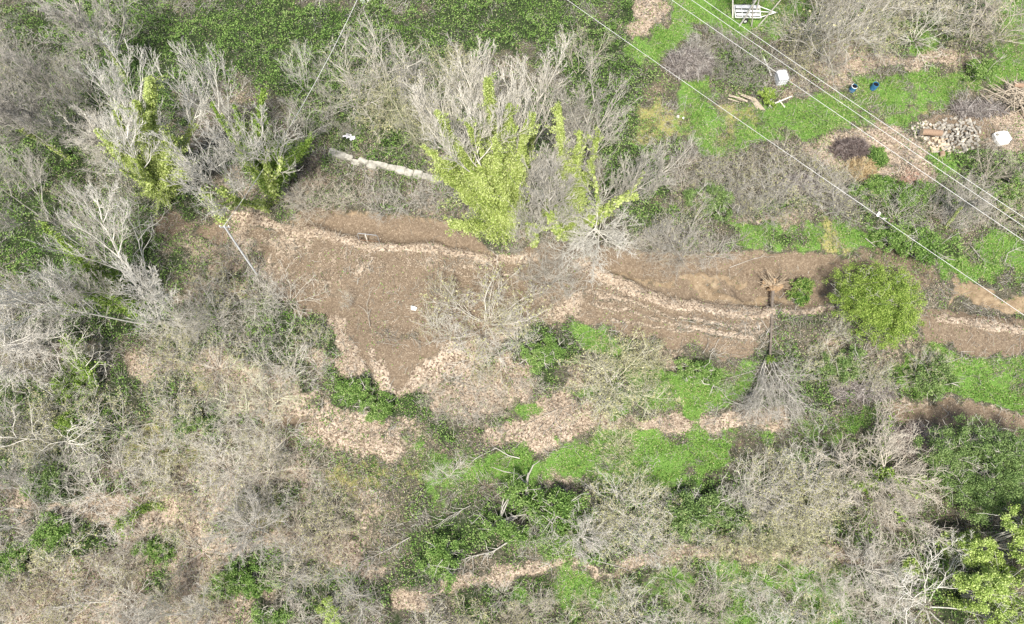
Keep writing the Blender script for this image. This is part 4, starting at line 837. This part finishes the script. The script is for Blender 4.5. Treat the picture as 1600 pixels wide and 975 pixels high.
# white sheet
def sheet(bm):
    out = [(-1.,-.3),(-1.,.55),(-.6,.75),(0,.8),(.25,.95),(.75,.8),(.95,.1),(.9,-.3),(.6,-.5),(.5,-.75),(.1,-.8),(-.5,-1.),(-.75,-.9)]
    top = [bm.verts.new((x, y, .35+.08*math.sin(x*4+y*3))) for x, y in out]; mid = bm.verts.new((0, 0, .5)); bot = [bm.verts.new((x*1.04, y*1.04, .0)) for x, y in out]; n = len(out)
    for i in range(n):
        bm.faces.new((top[i], top[(i+1) % n], mid)); bm.faces.new((bot[i], bot[(i+1) % n], top[(i+1) % n], top[i]))
s_ = at(1565, 217, 0, 'plastic_tub'); s_.scale = (.85, .85, .85); tag(s_, 'large white plastic sheet over scrap right of the block piles', 'sheet')
s_.name = 'plastic_sheet'; bm_obj('sheet', sheet, SHEET, s_)
bm_obj('opening', lambda bm: tube(bm, [(-.68, .32, .36), (-.68, .32, .46)], [.17, .15], 14), plain('grey hole', (.25,.24,.2), .9), s_)
# heaps of cuttings: a rounded mound under real twigs or leaves
def mound_heap(name, px, py, rx, ry, hh, colm, cover_, n, label, seed, sz=.12):
    o = at(px, py, 0, name); tag(o, label, 'heap'); q = np.random.default_rng(seed)
    bm = bmesh.new(); bmesh.ops.create_icosphere(bm, subdivisions=4, radius=1)
    for v in bm.verts:
        p = v.co; f = 1+.22*(vnoise(p.x*2+seed, p.y*2+p.z, .7, seed)-.5)*2; v.co = Vector((p.x*rx*f*.85, p.y*ry*f*.85, max(p.z, -.15)*hh*f*.8*(.7+.6*vnoise(p.x*6, p.y*6, .7, seed+3))))
    me = bpy.data.meshes.new('mound'); bm.to_mesh(me); bm.free(); me.materials.append(M['dark'] if cover_ == 'twig' else colm); link('mound', me, o)
    d = q.normal(size=(n, 3)); d[:, 2] = abs(d[:, 2]); d /= np.linalg.norm(d, axis=1, keepdims=True); lu = .75+.5*vnoise(d[:, 0]*5+seed, d[:, 1]*5, .8, seed+4)[:, None]; C = d*np.array([rx, ry, hh])*q.uniform(.8, 1.12, (n, 1))*lu
    if cover_ == 'twig':
        e = q.normal(size=(n, 3))*np.array([1, 1, .35]); e /= np.linalg.norm(e, axis=1, keepdims=True); L = q.uniform(.35, 1.5, (n, 1)); Mi = C+np.array([0, 0, .08]); sd_ = q.normal(0, .12, (n, 3)); A_ = C-e*L/2+sd_; B_ = C+e*L/2-sd_; A_[:, 2] = np.maximum(A_[:, 2], -.1); B_[:, 2] = np.maximum(B_[:, 2], -.1)
        ra_ = q.uniform(.012, .028, n); V, F = tubes(np.concatenate([A_, Mi]), np.concatenate([Mi, B_]), np.concatenate([ra_, ra_]), np.concatenate([ra_, ra_*.4])); qq = np.repeat(q.random(n), 3)
        link('twigs', mesh_np('twigs', V, F, colm, np.concatenate([qq, qq])), o)
    else:
        V, F = leaves(C, q.uniform(sz*.7, sz*1.3, n), q, .4, .7); link('leaves', mesh_np('leaves', V, F, cover_, q.random(n)), o)
BR = leafmat('dark brown brush', [(.1,(.05,.04,.035)),(.5,(.17,.13,.115)),(.9,(.34,.29,.26))], 0, 2)
GB = leafmat('grey brush', [(.1,(.09,.075,.065)),(.5,(.29,.255,.23)),(.9,(.6,.56,.51))], 0, 2); YB = leafmat('straw cuttings', [(.1,(.25,.17,.08)),(.5,(.5,.38,.2)),(.9,(.75,.62,.4))], 0, 2); RB = barkmat('reddish leaves', (.3,.18,.13), (.6,.42,.33), 8)
mound_heap('brush_pile', 1329, 236, 1.65, 1.05, .7, BR, 'twig', 1500, 'dark brown brush pile on the lower edge of the lawn', 1)
mound_heap('green_cuttings_heap', 1368, 247, 1.05, 1.1, .8, M['bram'], M['bram'], 2600, 'olive green heap of cuttings right of the dark brown brush pile', 2)
mound_heap('straw_heap', 1343, 265, 1.2, 1., .6, YB, 'twig', 1200, 'straw yellow heap below the dark brown brush pile', 3)
mound_heap('leaf_heap', 1422, 285, 1.3, 1.9, .7, RB, M['litter'], 3000, 'reddish heap of dead leaves beneath the lowest of the three wires', 4)
mound_heap('brush_pile', 1075, 103, 2.2, 1.6, 1.2, GB, 'twig', 1500, 'tall grey brush pile on the upper left of the lawn', 5)
mound_heap('brush_pile', 1530, 172, 2.6, .9, .35, GB, 'twig', 900, 'flat grey heap of twigs between the stick heap and the blocks', 6)
mound_heap('brush_pile', 1435, 690, 2.3, 1.2, .7, leafmat('pinkish brush', [(.1,(.15,.11,.09)),(.5,(.42,.34,.29)),(.9,(.74,.66,.58))], 0, 2), 'twig', 1800, 'pinkish brush pile above the round bare tree', 7)
mound_heap('brush_pile', 1345, 612, 2.8, .8, .5, GB, 'twig', 1200, 'long grey brush pile below the round evergreen', 8)
mound_heap('brush_pile', 1255, 290, 1.8, 1., .5, GB, 'twig', 1100, 'grey brush pile at the lower left corner of the lawn heaps', 9)
# scraps
def rag(px, py, n, sp, m, label, seed, name='plastic_scrap', cat='litter', sz=(.2, .5), h=.15):
    q = np.random.default_rng(seed); o = at(px, py, 0, name, .02)
    def f(bm):
        for k in range(n):
            c_ = Vector((q.normal(0, sp), q.normal(0, sp*.7), q.uniform(.05, h+.2))); s1, s2 = q.uniform(*sz, 2); a = q.uniform(0, 6.28)
            g = [[bm.verts.new(c_+Vector(((i-1)*s1*.5*math.cos(a)-(j-1)*s2*.4*math.sin(a), (i-1)*s1*.5*math.sin(a)+(j-1)*s2*.4*math.cos(a), q.normal(0, .07)))) for i in range(3)] for j in range(3)]
            for i in range(2):
                for j in range(2): bm.faces.new((g[j][i], g[j][i+1], g[j+1][i+1], g[j+1][i]))
    ob = bm_obj('sheet', f, m, o); sm = ob.modifiers.new('thick', 'SOLIDIFY'); sm.thickness = .01
    return tag(o, label, cat)
rag(543, 214, 10, .3, plain('white bag', (.8,.81,.84), .5, 0, .35, 9), 'crumpled white plastic bag above the left end of the stone wall', 1)
rag(645, 483, 5, .2, plain('white scrap', (.78,.78,.76), .5, 0, .3, 9), 'white scrap lying in the middle of the brown terrace', 2)
for k in range(4): plank((634+k*2, 479+k*3.5), (655+k*1.5, 477+k*4.), .035, .03, 'thin pale lath beside the white scrap on the terrace', WOODP, group='laths on the terrace', name='wooden_lath')
rag(1372, 338, 4, .2, SHEET, 'small white rag beneath the lone wire', 3, sz=(.2, .4))
rag(1060, 184, 4, .18, SHEET, 'small white scrap on the left edge of the lawn', 4, sz=(.15, .3))
rag(575, 2, 6, .35, plain('grey white sheet', (.7,.7,.68), .6, 0, .2), 'pale sheet among the bushes at the top edge', 5)
rag(1190, 136, 3, .3, SHEET, 'tiny white scraps below the dark shrubs', 6, sz=(.1, .2))
rag(1150, 52, 3, .3, plain('grey cloth', (.5,.5,.5), .8), 'grey cloth in front of the trailer', 8, sz=(.1,.2))
# stone wall in two stretches
def wall_run(pts, wd, hh, label, seed, m=CONC):
    q = np.random.default_rng(seed); o = empty('low_wall', P(*pts[0])); tag(o, label, 'wall'); W0 = o.location.copy()
    bm = bmesh.new()
    for a, b in zip(pts, pts[1:]):
        A_, B_ = P(*a), P(*b); d = B_-A_; n = max(2, int(d.length/.75)); an = math.atan2(d.y, d.x)
        for k in range(n):
            c_ = A_.lerp(B_, (k+.5)/n)-W0+Vector((0, q.normal(0, .1), hh*.5-.08+q.normal(0, .06)))
            box(bm, c_, (d.length/n*q.uniform(.9, 1.35), wd*q.uniform(.6, 1.25), hh*q.uniform(.8, 1.1)), an+q.normal(0, .09), q.normal(0, .06), q.normal(0, .08), bev=.07)
    me = bpy.data.meshes.new('masonry'); bm.to_mesh(me); bm.free(); me.materials.append(m); link('masonry', me, o)
wall_run([(515,240),(540,247),(575,256),(620,267),(660,277),(688,284)], .72, .55, 'long low pale stone wall running between the bushes and the trench', 1)
wall_run([(708,283),(728,290),(745,294)], .8, .5, 'short broken stretch of pale wall under the broadest ivy clad tree', 2)
wall_run([(800,296),(830,302),(858,308)], .8, .45, 'last broken stretch of pale wall between two ivy clad trees', 3)
wall_run([(1270,318),(1295,324)], .35, .3, 'short grey slab in the hedge below the lawn heaps', 4)
# metal frame by the trench
a, b, c_ = P(562, 377), P(593, 380), P(574, 377); fr_ = empty('metal_frame', a); tag(fr_, 'rusty metal goal shaped frame standing at the edge of the trench', 'frame')
ta = P(562, 358, 1.2)-a; hx = 1.25
b_ = b-a; up = Vector((0, 0, 1.25)); off = Vector((0, .25, 0))
bm_obj('hoop', lambda bm: tube(bm, [Vector((0, 0, -.1)), up*.88+off*.9, up+off+Vector((.12, 0, 0)), b_*.5+up+off, b_+up+off-Vector((.12, 0, 0)), b_+up*.88+off*.9, b_+Vector((0, 0, -.1))], .035, 8), GALV, fr_)
bm_obj('centre_post', lambda bm: box(bm, c_-a+up*.5+off*.5, (.09, .06, 1.25), 0, -.2), PALEW, fr_)
bm_obj('brace', lambda bm: tube(bm, [up*.3, b_+up*.3], .018, 6), plain('rusty bar', (.25,.13,.07), .8), fr_)
# uprooted tree
ut = base(1205, 455); u = empty('uprooted_tree', ut); tag(u, 'uprooted tree lying down the slope with its root plate in the cut bank', 'tree')
tip = P(1206, 650)-ut; q = np.random.default_rng(77)
A0 = Vector((-.1, .2, .9)); A1 = P(1203, 562, .8)-ut; mid_ = A0.lerp(A1, .5)
bm_obj('trunk', lambda bm: tube(bm, [A0, A0.lerp(A1, .25)+Vector((-.05, 0, .05)), mid_, A1], [.17, .13, .115, .1], 12), plain('fallen trunk bark', (.24,.2,.16), .9, 0, .5, 5), u)
def roots(bm):
    for k in range(64):
        an = q.uniform(-.3, math.pi+.3) if k < 30 else q.uniform(0, 6.28); L = q.uniform(.8, 2.3); d = Vector((math.cos(an), .35+abs(math.sin(an))*.6*q.uniform(-.4, 1.4), math.sin(an)*.75+q.normal(0, .2))).normalized()
        p = A0+Vector(q.normal(0, .15, 3)); pts = [p.copy()]
        for i in range(5): d = (d+Vector(q.normal(0, .22, 3))).normalized(); p = p+d*L/5; pts.append(p.copy())
        r_ = q.uniform(.03, .075); tube(bm, pts, [r_, r_*.85, r_*.7, r_*.5, r_*.35, r_*.2], 5)
bm_obj('roots', roots, plain('pale roots', (.5,.4,.28), .9, 0, .6, 5), u)
def clod(bm):
    for k in range(26):
        c0 = A0+Vector((q.normal(0, .5), q.normal(.1, .35), q.normal(-.35, .3))); s = q.uniform(.14, .4)
        g = bmesh.ops.create_icosphere(bm, subdivisions=2, radius=s, matrix=Matrix.Translation(c0))
        for v in g['verts']: v.co += (v.co-c0)*q.normal(0, .18)
bm_obj('root_soil', clod, ROOT, u)
# its crown, grown lying down the slope
g = grow(206, h=6.6, kids=(9, 7, 6, 2), ang=(.8, .7, .7), trop=0, r0=.010, jit=.07, lr=(.45, .5, .5, .5), tl=.45, start=.12, stems=9, splay=.6, rmin=.0042)
dr = (tip-A1); dr.z = -.1; dr.normalize(); rt = Vector((0, 0, 1)).rotation_difference(dr).to_matrix().to_4x4()
parts = [tubes(*g[0], k=6), tubes(*g[1], k=5)]+[tubes(*g[l], k=3) for l in (2, 3, 4)]
V, F = join(parts); V = V @ np.array(rt.to_3x3()).T+np.array(A1); V[:, 2] = np.maximum(V[:, 2]*.75, -1.4)
link('crown', mesh_np('crown', V, F, M['grey']), u)
n_ = 500; t_ = q.random((n_, 1)); C = np.array(A1)+(q.normal(0, .16, (n_, 3))); V, F = leaves(C, q.uniform(.1, .18, n_), q, .3); link('ivy', mesh_np('ivy', V, F, M['ivyg'], q.random(n_)), u)
# ivy on the slim stem above the pole
iv = empty('ivy_stem', base(372, 388)); tag(iv, 'slim ivy covered stem pointing to the top of the grey pole', 'tree')
t0 = P(350, 348, 6.)-iv.location; t1 = P(318, 300, 9.5)-iv.location
V, F = tubes([(0, 0, -.2), t0], [t0, t1], [.06, .05], [.05, .02], 6); link('trunk', mesh_np('trunk', V, F, M['grey']), iv)
n_ = 1100; t_ = q.random((n_, 1)); C = np.array(t0)+(np.array(t1)-np.array(t0))*t_+q.normal(0, .22, (n_, 3)); V, F = leaves(C, q.uniform(.12, .22, n_), q, .3); link('ivy', mesh_np('ivy', V, F, M['ivy'], q.random(n_)), iv)
# broken stump and fallen limbs
st = empty('broken_stump', base(822, 770)); tag(st, 'broken pale stump with crooked top between the green patches', 'stump')
bm_obj('trunk', lambda bm: (tube(bm, [(0, -1.2, .1), (.1, -.3, .5), (0, .6, .8), (.2, 1.6, 1.1)], [.24, .18, .15, .07], 9), tube(bm, [(0, .6, .8), (-.7, 1.5, 1.1), (-1.9, 1.7, 1.1), (-3, 2.1, 1.)], [.08, .06, .04, .02], 7), tube(bm, [(.1, 1.2, 1.), (.6, 2.2, 1.4), (1.2, 2.6, 1.3)], [.07, .05, .02], 7)), M['dark'], st)
def limb(pts, rad_, label, m='pale', lift_=.25, n=14, seed=0):
    q = np.random.default_rng(seed); w3 = [P(*p, lift_) for p in pts]; o = empty('fallen_branch', w3[0]); tag(o, label, 'branch'); loc = w3[0].copy(); w3 = [p-loc for p in w3]
    rad_ *= .62; L = len(w3); bm_obj('limb', lambda bm: tube(bm, w3, [rad_*(1-.75*i/(L-1)) for i in range(L)], 7), M['grey' if m == 'pale' else m], o)
    P0, P1, ra, rb = [], [], [], []
    ax_ = (w3[-1]-w3[0]).normalized()
    for k in range(n):
        t = q.uniform(.15, .98)*(L-1); i = int(t); p = w3[i].lerp(w3[min(i+1, L-1)], t-i); d = (ax_*.8+Vector((q.normal(0, .5), q.normal(0, .5), abs(q.normal(0, .3))))).normalized(); ll = q.uniform(.5, 1.6)
        for s in range(3):
            e = p+d*ll/3; P0.append(p.copy()); P1.append(e.copy()); ra.append(rad_*.35*(1-.25*s)+.006); rb.append(rad_*.35*(.75-.25*s)+.006); p = e; d = (d+Vector(q.normal(0, .25, 3))).normalized()
    V, F = tubes([tuple(v) for v in P0], [tuple(v) for v in P1], ra, rb, 4); link('twigs', mesh_np('twigs', V, F, M['grey' if m == 'pale' else m]), o)
limb([(792,848),(770,862),(735,870),(700,882),(670,895)], .1, 'long white fallen branch above the left end of the lowest track', n=26, seed=1)
limb([(735,790),(715,800),(690,815)], .05, 'short pale fallen branch left of the dark green bush by the stump', 'pale', seed=2)
limb([(812,716),(795,712),(775,700),(745,715),(730,728)], .08, 'pale fallen branch reaching left from the broken stump', 'pale', seed=3)
limb([(1175,637),(1150,630),(1135,622)], .09, 'pale fallen branch left of the fallen crown', seed=4, n=6)
limb([(1240,655),(1215,650),(1195,640)], .05, 'thin branch on the litter beneath the fallen crown', 'pale', seed=5, n=6)
limb([(1352,372),(1368,385),(1385,380),(1402,388)], .07, 'curved white fallen branch on the right grass strip', seed=6, n=8)
limb([(1375,361),(1395,366),(1402,372)], .06, 'upper white fallen branch on the right grass strip', seed=7, n=5)
limb([(1518,385),(1530,400),(1540,410)], .06, 'forked white branch right of the leaning tree', seed=8, n=5)
limb([(1570,410),(1575,395),(1590,388)], .06, 'white branch on the right edge of the grass strip', seed=9, n=5)
limb([(1140,418),(1175,405),(1195,402)], .04, 'thin pale branch on the cut bank', 'pale', seed=10, n=4)
limb([(1098,552),(1106,540),(1107,528)], .04, 'upright pale stick at the lower edge of the terrace', seed=11, n=3)
limb([(578,510),(575,490),(572,470)], .045, 'thin crooked stem on the brown terrace', 'pale', seed=12, n=5)
limb([(150,860),(140,885),(128,930)], .06, 'thin white fallen stem at the lower left', seed=13, n=4)
limb([(1385,720),(1405,710),(1450,675)], .05, 'pale branch leaning on the pinkish brush pile', 'pale', seed=14)
limb([(1215,880),(1235,895),(1245,915)], .06, 'pale curved branch in the scrub below the lowest track', 'pale', seed=15)
limb([(870,640),(845,652),(815,668)], .045, 'thin branch on the pink litter drift', 'tan', seed=16, n=5)
limb([(1190,500),(1230,560),(1245,590)], .035, 'thin branch beside the trunk of the uprooted tree', 'pale', seed=17, n=5)
limb([(590,940),(585,920),(588,900)], .05, 'short bare stick at the bottom edge', 'tan', seed=18, n=3)
limb([(60,885),(30,900),(-5,925)], .05, 'pale fallen branch at the lower left edge', 'pale', seed=19)
limb([(850,433),(880,430),(900,428)], .05, 'pale branch lying right of the bluish grey bush', 'pale', seed=20, n=5)
limb([(640,840),(600,862),(560,880)], .05, 'thin grey fallen branch in the lower middle', 'grey', seed=21)
print('objects', len(bpy.data.objects), 'faces', sum(len(m.polygons) for m in bpy.data.meshes))
